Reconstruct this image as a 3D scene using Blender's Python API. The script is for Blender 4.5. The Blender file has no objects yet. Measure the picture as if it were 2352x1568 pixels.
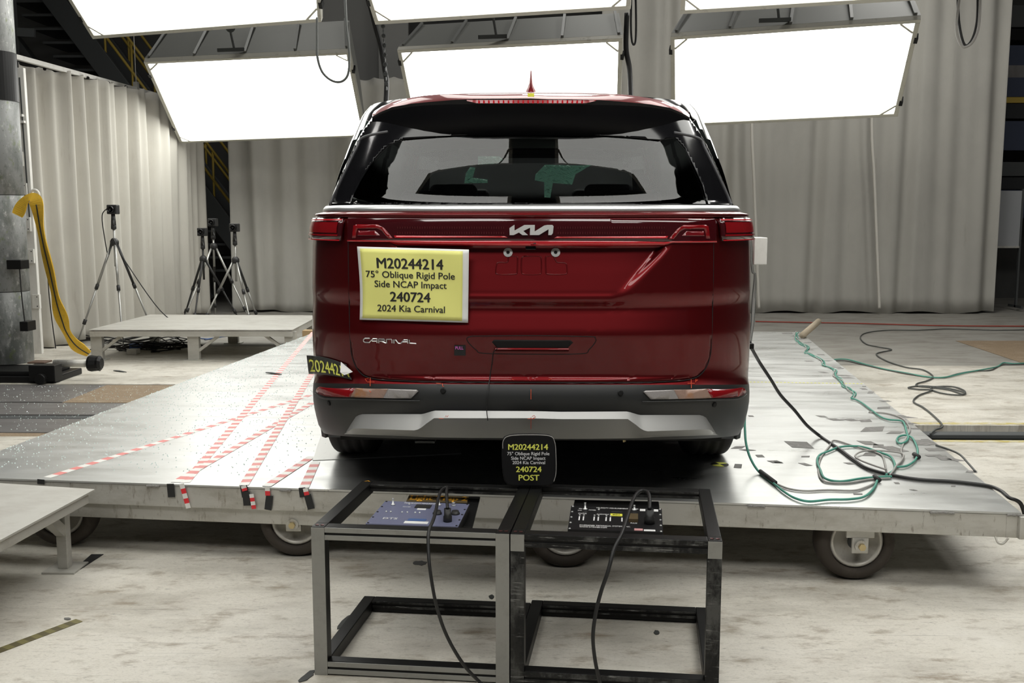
import bpy, bmesh, math, random
from mathutils import Vector, Matrix
random.seed(7)
# ------------------------------------------------------------------ camera, world, exposure
F = 2287.0; H = 1.507; P = math.atan(284/F); YW = math.atan(43/math.hypot(F, 284))
SC = bpy.context.scene
cd = bpy.data.cameras.new('camera'); cam = bpy.data.objects.new('camera', cd)
SC.collection.objects.link(cam); SC.camera = cam
cd.sensor_width = 36; cd.lens = 36*F/2352; cd.clip_start = .05; cd.clip_end = 200
cam.location = (0, 0, H); cam.rotation_euler = (math.pi/2-P, 0, YW)
SC.view_settings.view_transform = 'Standard'; SC.view_settings.look = 'None'
SC.view_settings.gamma = 1; SC.view_settings.use_curve_mapping = False
SC.view_settings.exposure = 0.06
PANEL_E = 4.6      # radiance of the overhead light panels
HALL_FILL = 30.0     # base watts of the unseen fill lamps added over the hall
w = bpy.data.worlds.new('hall_air'); SC.world = w; w.use_nodes = True
w.node_tree.nodes['Background'].inputs[0].default_value = (.9, .95, 1, 1)
w.node_tree.nodes['Background'].inputs[1].default_value = 0.035
COL = SC.collection
def area(name, loc, sx, sy, power, rot=(0, 0, 0), col=(1, .98, .94)):
    l = bpy.data.lights.new(name, 'AREA'); l.shape = 'RECTANGLE'; l.size = sx; l.size_y = sy; l.energy = power; l.color = col
    o = bpy.data.objects.new(name, l); COL.objects.link(o); o.location = loc; o.rotation_euler = rot; return o
for i, (x, y, k) in enumerate(((-4, 12, 1.5), (4.5, 12.3, 4.8), (-7.5, 8, 1), (7.5, 9, 4), (0.5, 12.5, 1.5))):
    area('hall_fill', (x, y, 7.2), 1.2, 1.2, HALL_FILL*k)  # fill lamps added out of view to brighten curtains and hall
for i, (x, y) in enumerate(((-2.6, -2.5), (2.6, -2.5))):
    area('rear_light', (x, y, 7.6), 4.4, 2.6, 230, (math.radians(40), 0, 0))

# ------------------------------------------------------------------ helpers
def V(*a): return Vector(a)
def ray(px, py):
    v = Vector(((px-1176)/F, -(py-784)/F, -1.0))
    return (Matrix.Rotation(YW, 3, 'Z') @ (Matrix.Rotation(math.pi/2-P, 3, 'X') @ v))
def onz(px, py, z=0.0):
    r = ray(px, py); return r*((z-H)/r.z)+Vector((0, 0, H))
def ony(px, py, Y):
    r = ray(px, py); return r*(Y/r.y)+Vector((0, 0, H))
def lerp(a, b, t): return a+(b-a)*t
def interp(tab, v):
    if v <= tab[0][0]: return tab[0][1]
    for (a, p), (b, q) in zip(tab, tab[1:]):
        if v <= b: return p+(q-p)*(v-a)/(b-a)
    return tab[-1][1]
def sstep(a, b, x):
    t = max(0, min(1, (x-a)/(b-a))); return t*t*(3-2*t)
def wloc(p):
    v = Vector((0, 0, 0))
    while p: v += p.location; p = p.parent
    return v
def tag(o, label=None, cat=None, group=None, kind=None):
    if label: o['label'] = label
    if cat: o['category'] = cat
    if group: o['group'] = group
    if kind: o['kind'] = kind
    return o
def thing(name, label, cat, loc=(0, 0, 0), group=None, rz=0):
    o = bpy.data.objects.new(name, None); COL.objects.link(o); o.location = loc; o.rotation_euler = (0, 0, rz)
    o.empty_display_size = .1
    return tag(o, label, cat, group)
def copy_tree(o, parent=None):
    c = o.copy(); COL.objects.link(c); c.parent = parent
    for ch in [q for q in list(COL.objects) if q.parent == o]: copy_tree(ch, c)
    return c
def catmull(pts, n=6):
    pts = [Vector(p) for p in pts]
    if len(pts) < 3: return pts
    out = []
    for i in range(len(pts)-1):
        p0 = pts[max(i-1, 0)]; p1 = pts[i]; p2 = pts[i+1]; p3 = pts[min(i+2, len(pts)-1)]
        for k in range(n):
            t = k/n
            out.append(.5*((2*p1)+(p2-p0)*t+(2*p0-5*p1+4*p2-p3)*t*t+(3*p1-p0-3*p2+p3)*t**3))
    out.append(pts[-1]); return out
class MB:
    def __init__(s): s.v = []; s.f = []
    def add(s, vs, fs):
        b = len(s.v); s.v += [Vector(q) for q in vs]; s.f += [tuple(b+i for i in f) for f in fs]; return s
    def hexa(s, q):      # 8 corners: bottom 4 ccw, top 4 ccw
        return s.add(q, [(3, 2, 1, 0), (4, 5, 6, 7), (0, 1, 5, 4), (1, 2, 6, 5), (2, 3, 7, 6), (3, 0, 4, 7)])
    def box(s, a, b):
        x0, y0, z0 = a; x1, y1, z1 = b
        return s.hexa([(x0, y0, z0), (x1, y0, z0), (x1, y1, z0), (x0, y1, z0), (x0, y0, z1), (x1, y0, z1), (x1, y1, z1), (x0, y1, z1)])
    def beam(s, a, b, wd, ht, up=(0, 0, 1)):
        a = Vector(a); b = Vector(b); d = (b-a).normalized(); u = Vector(up)
        sd = d.cross(u)
        if sd.length < 1e-4: sd = d.cross(Vector((0, 1, 0)))
        sd.normalize(); u = sd.cross(d).normalized(); sd *= wd/2; u *= ht/2
        return s.hexa([a-sd-u, a+sd-u, b+sd-u, b-sd-u, a-sd+u, a+sd+u, b+sd+u, b-sd+u])
    def stripes(s, a, b, k, wd, nrm=(0, 0, 1), th=.0008):
        a = Vector(a); b = Vector(b); nrm = Vector(nrm).normalized(); sd = (b-a).normalized().cross(nrm).normalized()*wd/2
        return s.grid([[p-sd, p+sd, p+sd+nrm*th, p-sd+nrm*th] for p in (a.lerp(b, i/k) for i in range(k+1))], True)
    def build_striped(s, name, m0, m1, parent=None):
        o = s.build(name, m0, parent); o.data.materials.append(m1)
        for i, p in enumerate(o.data.polygons): p.material_index = (i//4) % 2
        return o
    def prism(s, poly, off):   # planar polygon of 3D points extruded by off
        n = len(poly); off = Vector(off); poly = [Vector(p) for p in poly]
        return s.add(poly+[p+off for p in poly], [tuple(range(n))[::-1], tuple(range(n, 2*n))]+[(i, (i+1) % n, n+(i+1) % n, n+i) for i in range(n)])
    def tube(s, pts, r, seg=8, cap=True, flat=None):
        pts = [Vector(p) for p in pts]; rings = []; prev = None
        for i, p in enumerate(pts):
            d = (pts[min(i+1, len(pts)-1)]-pts[max(i-1, 0)])
            if d.length < 1e-7: d = Vector((0, 0, 1))
            d.normalize()
            if prev is None:
                ref = Vector((0, 0, 1)) if abs(d.z) < .9 else Vector((1, 0, 0))
                n = d.cross(ref).normalized()
            else:
                n = prev-d*prev.dot(d)
                n = n.normalized() if n.length > 1e-6 else prev
            prev = n; b = d.cross(n)
            rr = r[i] if isinstance(r, (list, tuple)) else r
            rings.append([p+(n*math.cos(2*math.pi*k/seg)+b*math.sin(2*math.pi*k/seg))*rr for k in range(seg)])
        vs = [q for R in rings for q in R]; fs = []
        for i in range(len(rings)-1):
            for k in range(seg):
                k2 = (k+1) % seg; fs.append((i*seg+k, i*seg+k2, (i+1)*seg+k2, (i+1)*seg+k))
        if cap: fs += [tuple(range(seg))[::-1], tuple(range((len(rings)-1)*seg, len(rings)*seg))]
        return s.add(vs, fs)
    def lathe(s, prof, o, ax, seg=32, close=False):   # prof: (radius, along axis)
        o = Vector(o); ax = Vector(ax).normalized(); n = ax.cross(Vector((0, 0, 1)) if abs(ax.z) < .9 else Vector((1, 0, 0))).normalized(); b = ax.cross(n)
        vs = [o+ax*h+(n*math.cos(2*math.pi*k/seg)+b*math.sin(2*math.pi*k/seg))*r for r, h in prof for k in range(seg)]
        m = len(prof); fs = []
        for i in range(m if close else m-1):
            j = (i+1) % m
            for k in range(seg):
                k2 = (k+1) % seg; fs.append((i*seg+k, i*seg+k2, j*seg+k2, j*seg+k))
        if not close: fs += [tuple(range(seg))[::-1], tuple(range((m-1)*seg, m*seg))]
        return s.add(vs, fs)
    def grid(s, rows, closed=False):
        n = len(rows[0]); fs = []
        for i in range(len(rows)-1):
            for j in range(n if closed else n-1):
                k = (j+1) % n; fs.append((i*n+j, i*n+k, (i+1)*n+k, (i+1)*n+j))
        return s.add([p for r in rows for p in r], fs)
    def ribbon(s, pts, wd, nrm=(0, 0, 1), th=.001):
        pts = [Vector(p) for p in pts]; nrm = Vector(nrm).normalized(); L = []; R = []
        for i, p in enumerate(pts):
            d = (pts[min(i+1, len(pts)-1)]-pts[max(i-1, 0)]).normalized(); sd = d.cross(nrm).normalized()*wd/2
            L.append(p-sd); R.append(p+sd)
        return s.grid([[a, b, b+nrm*th, a+nrm*th] for a, b in zip(L, R)], closed=True)
    def build(s, name, mat, parent=None, smooth=False, bevel=0, seg=2, norm=True):
        wl = wloc(parent) if parent else Vector((0, 0, 0))
        me = bpy.data.meshes.new(name); me.from_pydata([q-wl for q in s.v], [], s.f); me.update()
        if norm:
            bm = bmesh.new(); bm.from_mesh(me); bmesh.ops.recalc_face_normals(bm, faces=bm.faces); bm.to_mesh(me); bm.free()
        if smooth: me.polygons.foreach_set('use_smooth', [True]*len(me.polygons)); me.update()
        o = bpy.data.objects.new(name, me); COL.objects.link(o); o.parent = parent
        if mat: me.materials.append(mat)
        if bevel:
            m = o.modifiers.new('bevel', 'BEVEL'); m.width = bevel; m.segments = seg; m.limit_method = 'ANGLE'; m.angle_limit = .6
        return o

def mat(name, col, r=.5, m=0.0, coat=0.0, em=0.0, dirt=(), bump=None, spec=.5, rvar=None, alpha=1.0, trans=0.0, emcol=None):
    M = bpy.data.materials.new(name); M.use_nodes = True; nt = M.node_tree; N = nt.nodes; L = nt.links
    b = N['Principled BSDF']; b.inputs['Base Color'].default_value = (*col, 1); b.inputs['Roughness'].default_value = r
    b.inputs['Metallic'].default_value = m; b.inputs['Coat Weight'].default_value = coat; b.inputs['Coat Roughness'].default_value = .03
    b.inputs['Specular IOR Level'].default_value = spec; b.inputs['Alpha'].default_value = alpha; b.inputs['Transmission Weight'].default_value = trans
    if em: b.inputs['Emission Color'].default_value = (*(emcol or col), 1); b.inputs['Emission Strength'].default_value = em
    def noise(sc, det=8, rough=.68):
        g = N.new('ShaderNodeNewGeometry'); mp = N.new('ShaderNodeMapping'); mp.inputs['Scale'].default_value = sc
        t = N.new('ShaderNodeTexNoise'); t.inputs['Scale'].default_value = 1; t.inputs['Detail'].default_value = det; t.inputs['Roughness'].default_value = rough
        L.new(g.outputs['Position'], mp.inputs['Vector']); L.new(mp.outputs['Vector'], t.inputs['Vector']); return t
    prev = None
    for (sc, c2, lo, hi, st) in dirt:
        t = noise(sc); mr = N.new('ShaderNodeMapRange'); mr.inputs['From Min'].default_value = lo; mr.inputs['From Max'].default_value = hi; mr.inputs['To Max'].default_value = st
        mx = N.new('ShaderNodeMix'); mx.data_type = 'RGBA'; L.new(t.outputs['Fac'], mr.inputs['Value']); L.new(mr.outputs['Result'], mx.inputs[0])
        if prev: L.new(prev, mx.inputs[6])
        else: mx.inputs[6].default_value = (*col, 1)
        mx.inputs[7].default_value = (*c2, 1); prev = mx.outputs[2]
    if prev: L.new(prev, b.inputs['Base Color'])
    if rvar:
        t = noise(rvar[0]); mr = N.new('ShaderNodeMapRange'); mr.inputs['From Min'].default_value = .35; mr.inputs['From Max'].default_value = .65
        mr.inputs['To Min'].default_value = rvar[1]; mr.inputs['To Max'].default_value = rvar[2]; L.new(t.outputs['Fac'], mr.inputs['Value']); L.new(mr.outputs['Result'], b.inputs['Roughness'])
    if bump:
        t = noise(bump[0]); bn = N.new('ShaderNodeBump'); bn.inputs['Strength'].default_value = bump[1]; bn.inputs['Distance'].default_value = bump[2]
        L.new(t.outputs['Fac'], bn.inputs['Height']); L.new(bn.outputs['Normal'], b.inputs['Normal'])
    return M
# ------------------------------------------------------------------ materials
M_floor = mat('painted_concrete', (.64, .61, .54), .55, dirt=[((.9, 2.2, 1), (.38, .355, .30), .46, .64, .8), ((4.5, 10, 1), (.27, .225, .165), .54, .66, .75), ((1.8, 4.5, 1), (.22, .165, .105), .60, .69, .75), ((9, 34, 1), (.12, .11, .095), .64, .69, .75), ((26, 52, 1), (.17, .15, .12), .54, .74, .5), ((90, 170, 1), (.2, .18, .15), .52, .75, .5), ((1.0, 70, 1), (.14, .13, .11), .62, .68, .7), ((55, 80, 1), (.07, .065, .055), .66, .69, .8), ((60, 1.5, 1), (.20, .19, .16), .69, .76, .5), ((.8, .9, 1), (.76, .74, .68), .55, .7, .5)], bump=((14, 30, 1), .2, .01), rvar=((3, 5, 1), .4, .7))
M_floor_far = mat('worn_grey_concrete', (.30, .29, .26), .6, dirt=[((2, 5, 1), (.18, .165, .14), .45, .65, .8), ((20, 50, 1), (.42, .40, .36), .6, .75, .5)])
M_wood = mat('rough_plywood', (.26, .19, .12), .8, dirt=[((60, 90, 1), (.10, .07, .04), .5, .65, .8), ((5, 9, 1), (.40, .33, .24), .5, .7, .5)])
M_steelplate = mat('steel_floor_plate', (.25, .24, .235), .42, .55, dirt=[((2, 8, 1), (.13, .12, .11), .45, .7, .7), ((25, 60, 1), (.35, .33, .31), .6, .7, .5)])
M_deck = mat('aluminium_deck', (.55, .555, .54), .3, .68, dirt=[((1.5, 9, 1), (.46, .46, .44), .45, .65, .6), ((18, 60, 1), (.36, .35, .32), .62, .74, .55), ((.7, .9, 1), (.68, .68, .66), .5, .7, .6)], rvar=((2, 7, 1), .27, .42), bump=((2, 2.5, 1), .05, .01))
M_alu = mat('worn_aluminium', (.55, .54, .50), .42, .5, dirt=[((4, 4, 9), (.36, .34, .29), .48, .7, .75), ((30, 30, 9), (.22, .18, .13), .58, .70, .7), ((70, 70, 14), (.14, .11, .08), .62, .70, .7)], rvar=((6, 6, 9), .35, .55))
M_alu2 = mat('painted_grey_steel', (.50, .49, .45), .5, .2, dirt=[((3, 5, 9), (.36, .34, .30), .45, .7, .8), ((30, 30, 20), (.25, .22, .18), .64, .74, .5)])
M_weld = mat('weld_bead', (.42, .41, .39), .4, .8, bump=((90, 90, 90), 1, .01))
M_black = mat('black_anodised', (.008, .008, .008), .42, 0, spec=.22, dirt=[((90, 90, 90), (.25, .25, .24), .70, .76, .5)])
M_silver = mat('worn_silver_facing', (.34, .34, .32), .45, .6, dirt=[((20, 20, 20), (.25, .25, .23), .5, .7, .5), ((120, 120, 60), (.05, .05, .05), .68, .74, .7)])  # lighter colour for front faces of the black stand bars
M_scratch = mat('scratched_black', (.012, .012, .012), .45, .1, spec=.25, dirt=[((12, 12, 160), (.45, .45, .43), .58, .68, .6), ((9, 9, 5), (.16, .16, .15), .5, .62, .5), ((90, 90, 40), (.35, .35, .33), .69, .76, .6), ((5, 5, 2), (.08, .08, .07), .5, .7, .5)])
M_rubber = mat('tyre_rubber', (.018, .016, .015), .75)
M_rubber2 = mat('dusty_brown_rubber', (.045, .036, .028), .8, dirt=[((12, 12, 12), (.09, .075, .06), .5, .7, .5)])
M_rim = mat('pale_wheel_rim', (.55, .53, .48), .4, .3, dirt=[((20, 20, 20), (.3, .27, .22), .5, .7, .6)])
M_chrome = mat('satin_chrome', (.82, .83, .83), .33, .85)
M_chromed = mat('brushed_badge', (.72, .73, .72), .4, .45)
M_bolt = mat('zinc_bolt', (.55, .45, .25), .35, .9)
M_red = mat('metallic_red_paint', (.135, .004, .006), .42, .85, .65, bump=((1500, 1500, 1500), .03, .001))
M_glossblack = mat('gloss_black', (.006, .006, .007), .10, 0, 0, spec=.4)
M_satin = mat('satin_black', (.004, .004, .005), .35, 0, 0, spec=.12)
M_plastic = mat('black_bumper_plastic', (.020, .021, .021), .42, bump=((900, 900, 900), .05, .001))
M_skid = mat('silver_skid_paint', (.46, .46, .45), .5, .7, .0)
M_seam = mat('dark_gap', (.004, .002, .002), .8)
M_int = mat('dark_interior', (.030, .031, .033), .7)
M_int2 = mat('interior_trim', (.09, .09, .095), .6)
M_head = mat('grey_headliner', (.45, .45, .43), .9)
M_under = mat('underbody', (.010, .010, .010), .8)
M_lensdark = mat('smoked_red_lens', (.045, .003, .005), .12, 0, 1.0)
M_lens = mat('red_lens', (.22, .005, .008), .2, 0, .4)
M_lens2 = mat('bright_red_line', (.55, .012, .02), .25, 0, 1.0)
M_clear = mat('clear_lens', (.36, .34, .33), .2, .2, 1.0, bump=((260, 260, 120), .5, .003))
M_amber = mat('amber_lens', (.36, .24, .19), .22, .1, 1.0, dirt=[((14, 14, 14), (.42, .17, .05), .5, .66, .7)], bump=((260, 260, 120), .5, .003))
M_paper = mat('white_paper', (.80, .80, .79), .55)
M_yellow = mat('yellow_print', (.86, .85, .26), .55)
M_ink = mat('black_ink', (.02, .02, .018), .6)
M_decal = mat('black_decal', (.03, .032, .03), .5)
M_decalY = mat('yellow_lettering', (.88, .90, .16), .5)
M_white = mat('white_lettering', (.8, .8, .8), .5)
M_grease = mat('orange_grease_pencil', (.75, .10, .03), .7)
M_pink = mat('pink_marker', (.85, .2, .7), .6)
M_curtain = mat('canvas_curtain', (.56, .54, .485), .9, dirt=[((.8, .8, .5), (.46, .44, .39), .45, .65, .6), ((14, 14, 1.5), (.36, .33, .28), .60, .74, .5)])
M_curtain2 = mat('grey_canvas_curtain', (.47, .46, .42), .9, dirt=[((.7, .7, .4), (.38, .37, .34), .45, .65, .6), ((12, 12, 1.2), (.30, .28, .24), .62, .75, .5)])
M_rope = mat('rope', (.68, .66, .6), .9)
M_frame = mat('light_frame_paint', (.50, .49, .43), .5, .2, dirt=[((9, 9, 9), (.30, .28, .23), .58, .7, .7)])
M_hood = mat('grey_hood', (.21, .215, .20), .55, .2)
M_hoodrib = mat('dark_hood_rib', (.185, .19, .18), .5, .2)
M_diff = mat('lit_diffuser', (.9, .9, .86), .5, em=PANEL_E, emcol=(1.0, 1.0, .955))
M_wall = mat('dim_wall_sheeting', (.09, .09, .085), .8, dirt=[((.4, .4, .3), (.05, .05, .05), .45, .65, .8)])
M_wallD = mat('dark_wall', (.022, .023, .025), .85)
M_steelD = mat('dark_steelwork', (.075, .08, .08), .6, .3)
M_column = mat('grey_column', (.21, .21, .20), .6, .1)
M_yrail = mat('yellow_paint', (.42, .30, .05), .55)
M_sling = mat('yellow_sling', (.70, .43, .03), .8, dirt=[((30, 30, 30), (.42, .26, .04), .5, .7, .6)])
M_pole = mat('scuffed_steel_pole', (.25, .255, .25), .5, .35, dirt=[((6, 6, 3), (.11, .12, .11), .44, .60, .85), ((22, 22, 12), (.44, .44, .42), .56, .66, .7), ((12, 12, 7), (.14, .17, .07), .58, .66, .7), ((40, 40, 26), (.06, .06, .05), .60, .68, .7)], bump=((20, 20, 12), .2, .01))
M_whitep = mat('white_painted_metal', (.72, .71, .67), .45, dirt=[((9, 9, 4), (.55, .53, .49), .5, .7, .6)])
M_tripod = mat('tripod_tube', (.42, .42, .40), .35, .8)
M_tblack = mat('tripod_plastic', (.02, .02, .02), .5)
M_cgreen = mat('green_cable_jacket', (.07, .29, .22), .5)
M_cgrey = mat('grey_cable_jacket', (.34, .33, .31), .6)
M_cblack = mat('black_cable_jacket', (.012, .012, .012), .5)
M_cdark = mat('dark_cable_jacket', (.07, .075, .07), .55)
M_cred = mat('red_hose', (.32, .05, .03), .6)
M_taper = mat('red_tape', (.72, .03, .04), .4)
M_tapew = mat('white_tape', (.78, .77, .73), .45)
M_tapefr = mat('faded_red_tape', (.72, .22, .20), .5)
M_gaff = mat('black_gaffer_tape', (.018, .018, .018), .65)
M_gtape = mat('grey_tape_residue', (.17, .165, .155), .75, dirt=[((40, 40, 1), (.30, .29, .28), .5, .65, .7)])
M_ytape = mat('yellow_tape', (.80, .78, .08), .5)
M_olive = mat('olive_tape', (.16, .14, .05), .6)
M_glassbit = mat('broken_glass', (.72, .85, .82), .15, 0, 1.0)
M_crack = mat('crazed_green_glass', (.16, .34, .27), .3, 0, .5)
M_crackline = mat('crack_line', (.75, .9, .85), .4)
M_boxblue = mat('blue_grey_panel', (.155, .165, .26), .45, .1)
M_boxblack = mat('black_panel', (.008, .008, .009), .5, 0, spec=.25)
M_orange = mat('orange_lettering', (.72, .36, .03), .55)
M_brownlab = mat('brown_label', (.10, .07, .03), .6)
M_blueitem = mat('blue_plastic', (.06, .12, .30), .5)
M_board = mat('grey_board', (.30, .31, .32), .5)
M_bluesteel = mat('blue_sheet', (.035, .045, .08), .6)
def glassmat(name, tint, refl_ior=1.5, t=.85, rough=0.0, fr=1.45):
    M = bpy.data.materials.new(name); M.use_nodes = True; nt = M.node_tree; N = nt.nodes; L = nt.links; N.remove(N['Principled BSDF'])
    o = N['Material Output']; tr = N.new('ShaderNodeBsdfTransparent'); tr.inputs[0].default_value = (*tint, 1)
    gl = N.new('ShaderNodeBsdfGlossy'); gl.inputs['Roughness'].default_value = rough; fn = N.new('ShaderNodeFresnel'); fn.inputs[0].default_value = fr
    mx = N.new('ShaderNodeMixShader'); L.new(fn.outputs[0], mx.inputs[0]); L.new(tr.outputs[0], mx.inputs[1]); L.new(gl.outputs[0], mx.inputs[2]); L.new(mx.outputs[0], o.inputs[0]); return M
M_glass = glassmat('tinted_rear_glass', (.5, .51, .51), fr=1.5)
M_sideglass = glassmat('tinted_side_glass', (.22, .23, .23), fr=1.5)
M_wglass = glassmat('windscreen_glass', (.7, .75, .72), fr=1.5)

# ------------------------------------------------------------------ text
def text2d(s, bold=0.0):
    c = bpy.data.curves.new('lettering', 'FONT'); c.body = s; c.size = 1; c.resolution_u = 3; c.offset = bold; c.fill_mode = 'FRONT'
    o = bpy.data.objects.new('lettering', c); COL.objects.link(o); dg = bpy.context.evaluated_depsgraph_get(); dg.update()
    me = bpy.data.meshes.new_from_object(o.evaluated_get(dg)); vs = [v.co.copy() for v in me.vertices]; fs = [tuple(p.vertices) for p in me.polygons]
    bpy.data.objects.remove(o); bpy.data.curves.remove(c); bpy.data.meshes.remove(me)
    x0 = min(v.x for v in vs); x1 = max(v.x for v in vs)
    return vs, fs, x0, x1
def text(name, s, box, fn, m, parent, bold=.02, cap=.70):
    """box = u0,u1,vbase,vcap in the surface's own units; fn(u,v) -> world point"""
    vs, fs, x0, x1 = text2d(s, 0); u0, u1, vb, vc = box; b_ = bold*.75; x0 -= b_; x1 += b_
    mb = MB()
    du, dv = (u1-u0)*.02, (vc-vb)*.02; um, vm = (u0+u1)/2, (vb+vc)/2
    nn = (fn(um+du, vm)-fn(um-du, vm)).cross(fn(um, vm+dv)-fn(um, vm-dv)).normalized()
    if nn.y-.5*nn.z > 0: nn = -nn
    for k, (ox, oy) in enumerate(((-b_, 0), (b_, 0), (0, 0), (0, b_*.5), (0, -b_*.5))):
        mb.add([fn(u0+(v.x+ox-x0)/(x1-x0)*(u1-u0), vb+((v.y+oy)/cap)*(vc-vb))+nn*(.00015*k) for v in vs], fs)
    return mb.build(name, m, parent, norm=False)

# ================================================================== SETTING
def struct(o): o['kind'] = 'structure'; return o
def plane(name, pts, m, th=.05, nd=(0, 0, -1)):
    mb = MB(); mb.prism(pts, Vector(nd)*th); return struct(mb.build(name, m))
def zq(a, b, z): return [V(a[0], a[1], z), V(b[0], a[1], z), V(b[0], b[1], z), V(a[0], b[1], z)]
# floor in strips with the rail slots between them
def slab(name, x0, y0, x1, y1, m, top=0.0, th=.3):
    mb = MB(); mb.box((x0, y0, top-th), (x1, y1, top)); return struct(mb.build(name, m))
slab('floor', -14, -4, 14, 6.72, M_floor)
slab('floor', 2.3, 7.22, 14, 10.2, M_floor); slab('floor', -14, 8.9, 2.3, 11.6, M_floor)
slab('floor', 2.3, 10.2, 14, 20, M_floor_far); slab('floor', -14, 11.6, 2.3, 20, M_floor_far)
slab('trim_1', 2.3, 6.72, 14, 7.22, M_under, -.10, .2); slab('trim_2', -14, 6.72, 2.3, 8.9, M_under, -.10, .2)
plane('wall_back', [V(-14, 19, 0), V(14, 19, 0), V(14, 19, 8), V(-14, 19, 8)], M_wall, .2, (0, 1, 0))
plane('wall_left', [V(-12, -4, 0), V(-12, 19, 0), V(-12, 19, 8), V(-12, -4, 8)], M_wallD, .2, (-1, 0, 0))
plane('wall_right', [V(13, -4, 0), V(13, 19, 0), V(13, 19, 8), V(13, -4, 8)], M_wallD, .2, (1, 0, 0))
plane('ceiling', [V(-14, -4, 8), V(14, -4, 8), V(14, 19.2, 8), V(-14, 19.2, 8)], M_wallD, .2, (0, 0, 1))

# rails and plates let into the floor
def rail(y, x0, x1, label, z=0):
    mb = MB(); mb.box((x0, y-.03, -.10), (x1, y+.03, -.035)); mb.box((x0, y-.055, -.035), (x1, y+.055, -.004))
    return tag(mb.build('floor_rail', M_steelD, bevel=.006), label, 'rail')
rail(6.97, 2.35, 13, 'dark steel rail sunk in the floor slot on the right of the platform')
rail(7.42, -12, 0, 'dark steel rail sunk between the steel plates left of the platform')
for (y, lab, x0, x1) in ((7.25, 'far', 2.3, 13), (6.66, 'near', 2.3, 13)):
    mb = MB(); mb.box((x0, y, 0), (x1, y+.06, .002))
    tag(mb.build('floor_tape', mat('worn_yellow_line', (.45, .37, .10), .7, dirt=[((12, 40, 1), (.55, .52, .42), .45, .55, .9)])), 'worn yellow tape along the %s edge of the right floor slot' % lab, 'tape')
for (y0, y1, lab) in ((6.86, 7.33, 'steel floor plate on the near side of the left rail'), (7.50, 7.98, 'steel floor plate on the far side of the left rail')):
    mb = MB(); mb.box((-12, y0, -.02), (0, y1, 0.0)); tag(mb.build('floor_plate', M_steelplate, bevel=.003), lab, 'plate')
mb = MB(); mb.box((-12, 8.02, -.02), (-3.86, 8.86, .001)); tag(mb.build('floor_plate', M_steelplate, bevel=.003), 'wide grey steel floor plate strewn with glass behind the left rail', 'plate')
mb = MB(); mb.box((-3.85, 8.0, -.03), (0, 8.86, 0)); tag(mb.build('floor_board', M_wood), 'brown chipboard panel in the floor beside the platform', 'board')
mb = MB(); mb.box((-12, 6.73, -.03), (0, 6.84, -.002)); tag(mb.build('floor_board', M_wood), 'narrow brown wood strip in the floor nearest the left rail', 'board')
mb = MB(); q = [onz(2195, 783), onz(2360, 783), onz(2420, 850), onz(2360, 838)]; mb.prism([p+V(0, 0, .001) for p in q], (0, 0, .003))
tag(mb.build('floor_patch', M_wood), 'brown floor board at the right beyond the white floor', 'board')

# steel columns behind the panels
for (p0, p1, Y, nm) in ((1452, 1538, 16.6, 'wide grey steel column between the middle and right light panels'), (868, 938, 16.8, 'grey steel column left of the middle light panel')):
    a = ony(p0, 100, Y).x; b = ony(p1, 100, Y).x; mb = MB(); mb.box((a, Y, 0), (b, Y+.12, 8)); mb.box((a+.25*(b-a), Y+.12, 0), (b-.25*(b-a), Y+.5, 8))
    tag(mb.build('steel_column', M_column, bevel=.01), nm, 'column')
a = ony(740, 100, 17.2).x; b = ony(868, 100, 17.2).x; mb = MB(); mb.box((a, 17.2, 0), (b, 17.35, 8)); tag(mb.build('wall_panel', M_column), 'grey wall sheet behind the left middle column', 'wall panel')

# ------------------------------------------------------------------ curtains
def curtain(path, z0, z1, m, name, label, amp=.07, wl=.28, seed=1, flare=.25, parent=None, sag=.04):
    rnd = random.Random(seed); pts = catmull(path, 12)
    ln = [0]
    for a, b in zip(pts, pts[1:]): ln.append(ln[-1]+(b-a).length)
    T = ln[-1]; n = int(T/.025); base = []
    for i in range(n+1):
        s = T*i/n; k = max(j for j in range(len(ln)) if ln[j] <= s+1e-9); k = min(k, len(pts)-2)
        t = (s-ln[k])/max(1e-6, ln[k+1]-ln[k]); p = pts[k].lerp(pts[k+1], t); d = (pts[k+1]-pts[k]).normalized(); base.append((p, Vector((-d.y, d.x, 0)), s))
    K = int(T/wl)+3; ph = [0]; 
    cr = [rnd.uniform(.6, 1.4) for _ in range(K+40)]
    cum = [0]
    for c in cr: cum.append(cum[-1]+c*wl)
    am = [rnd.uniform(.35, 1.25) for _ in cr]
    sl = [rnd.uniform(-.12, .12) for _ in cr]
    def fold(s, h):
        f = 0
        k = 0
        ss = s+.05*math.sin(h*1.3+s*.7)*(1-h*.1)
        while k < len(cum)-2 and cum[k+1] < ss: k += 1
        t = (ss-cum[k])/(cum[k+1]-cum[k]); f = am[k]*math.sin(math.pi*t)**2
        f += .25*math.sin(ss*9.1+h*.8+seed)+.12*math.sin(ss*23+h*2.1)*(1-h*.5)
        return f
    rows = []; nz = 26
    for j in range(nz+1):
        h = j/nz; z = z0+(z1-z0)*h; row = []
        for (p, nn, s) in base:
            a = amp*(1+flare*(1-h))*(.75+.25*h)
            zz = z-(sag*abs(math.sin(math.pi*s/(.33)))**.8 if j == nz else 0)+(.02*math.sin(s*6+seed)*(1-h) if j == 0 else 0)
            q = p+nn*a*(fold(s, h)-.4); row.append(V(q.x, q.y, zz))
        rows.append(row)
    mb = MB(); mb.grid(rows); o = mb.build(name, m, parent, smooth=True, norm=False)
    s_ = o.modifiers.new('thickness', 'SOLIDIFY'); s_.thickness = .006
    if label: tag(o, label, 'curtain')
    return o, pts
cpath = [onz(78, 803), onz(172, 790), onz(300, 764), onz(400, 742), onz(472, 722)]
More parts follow.
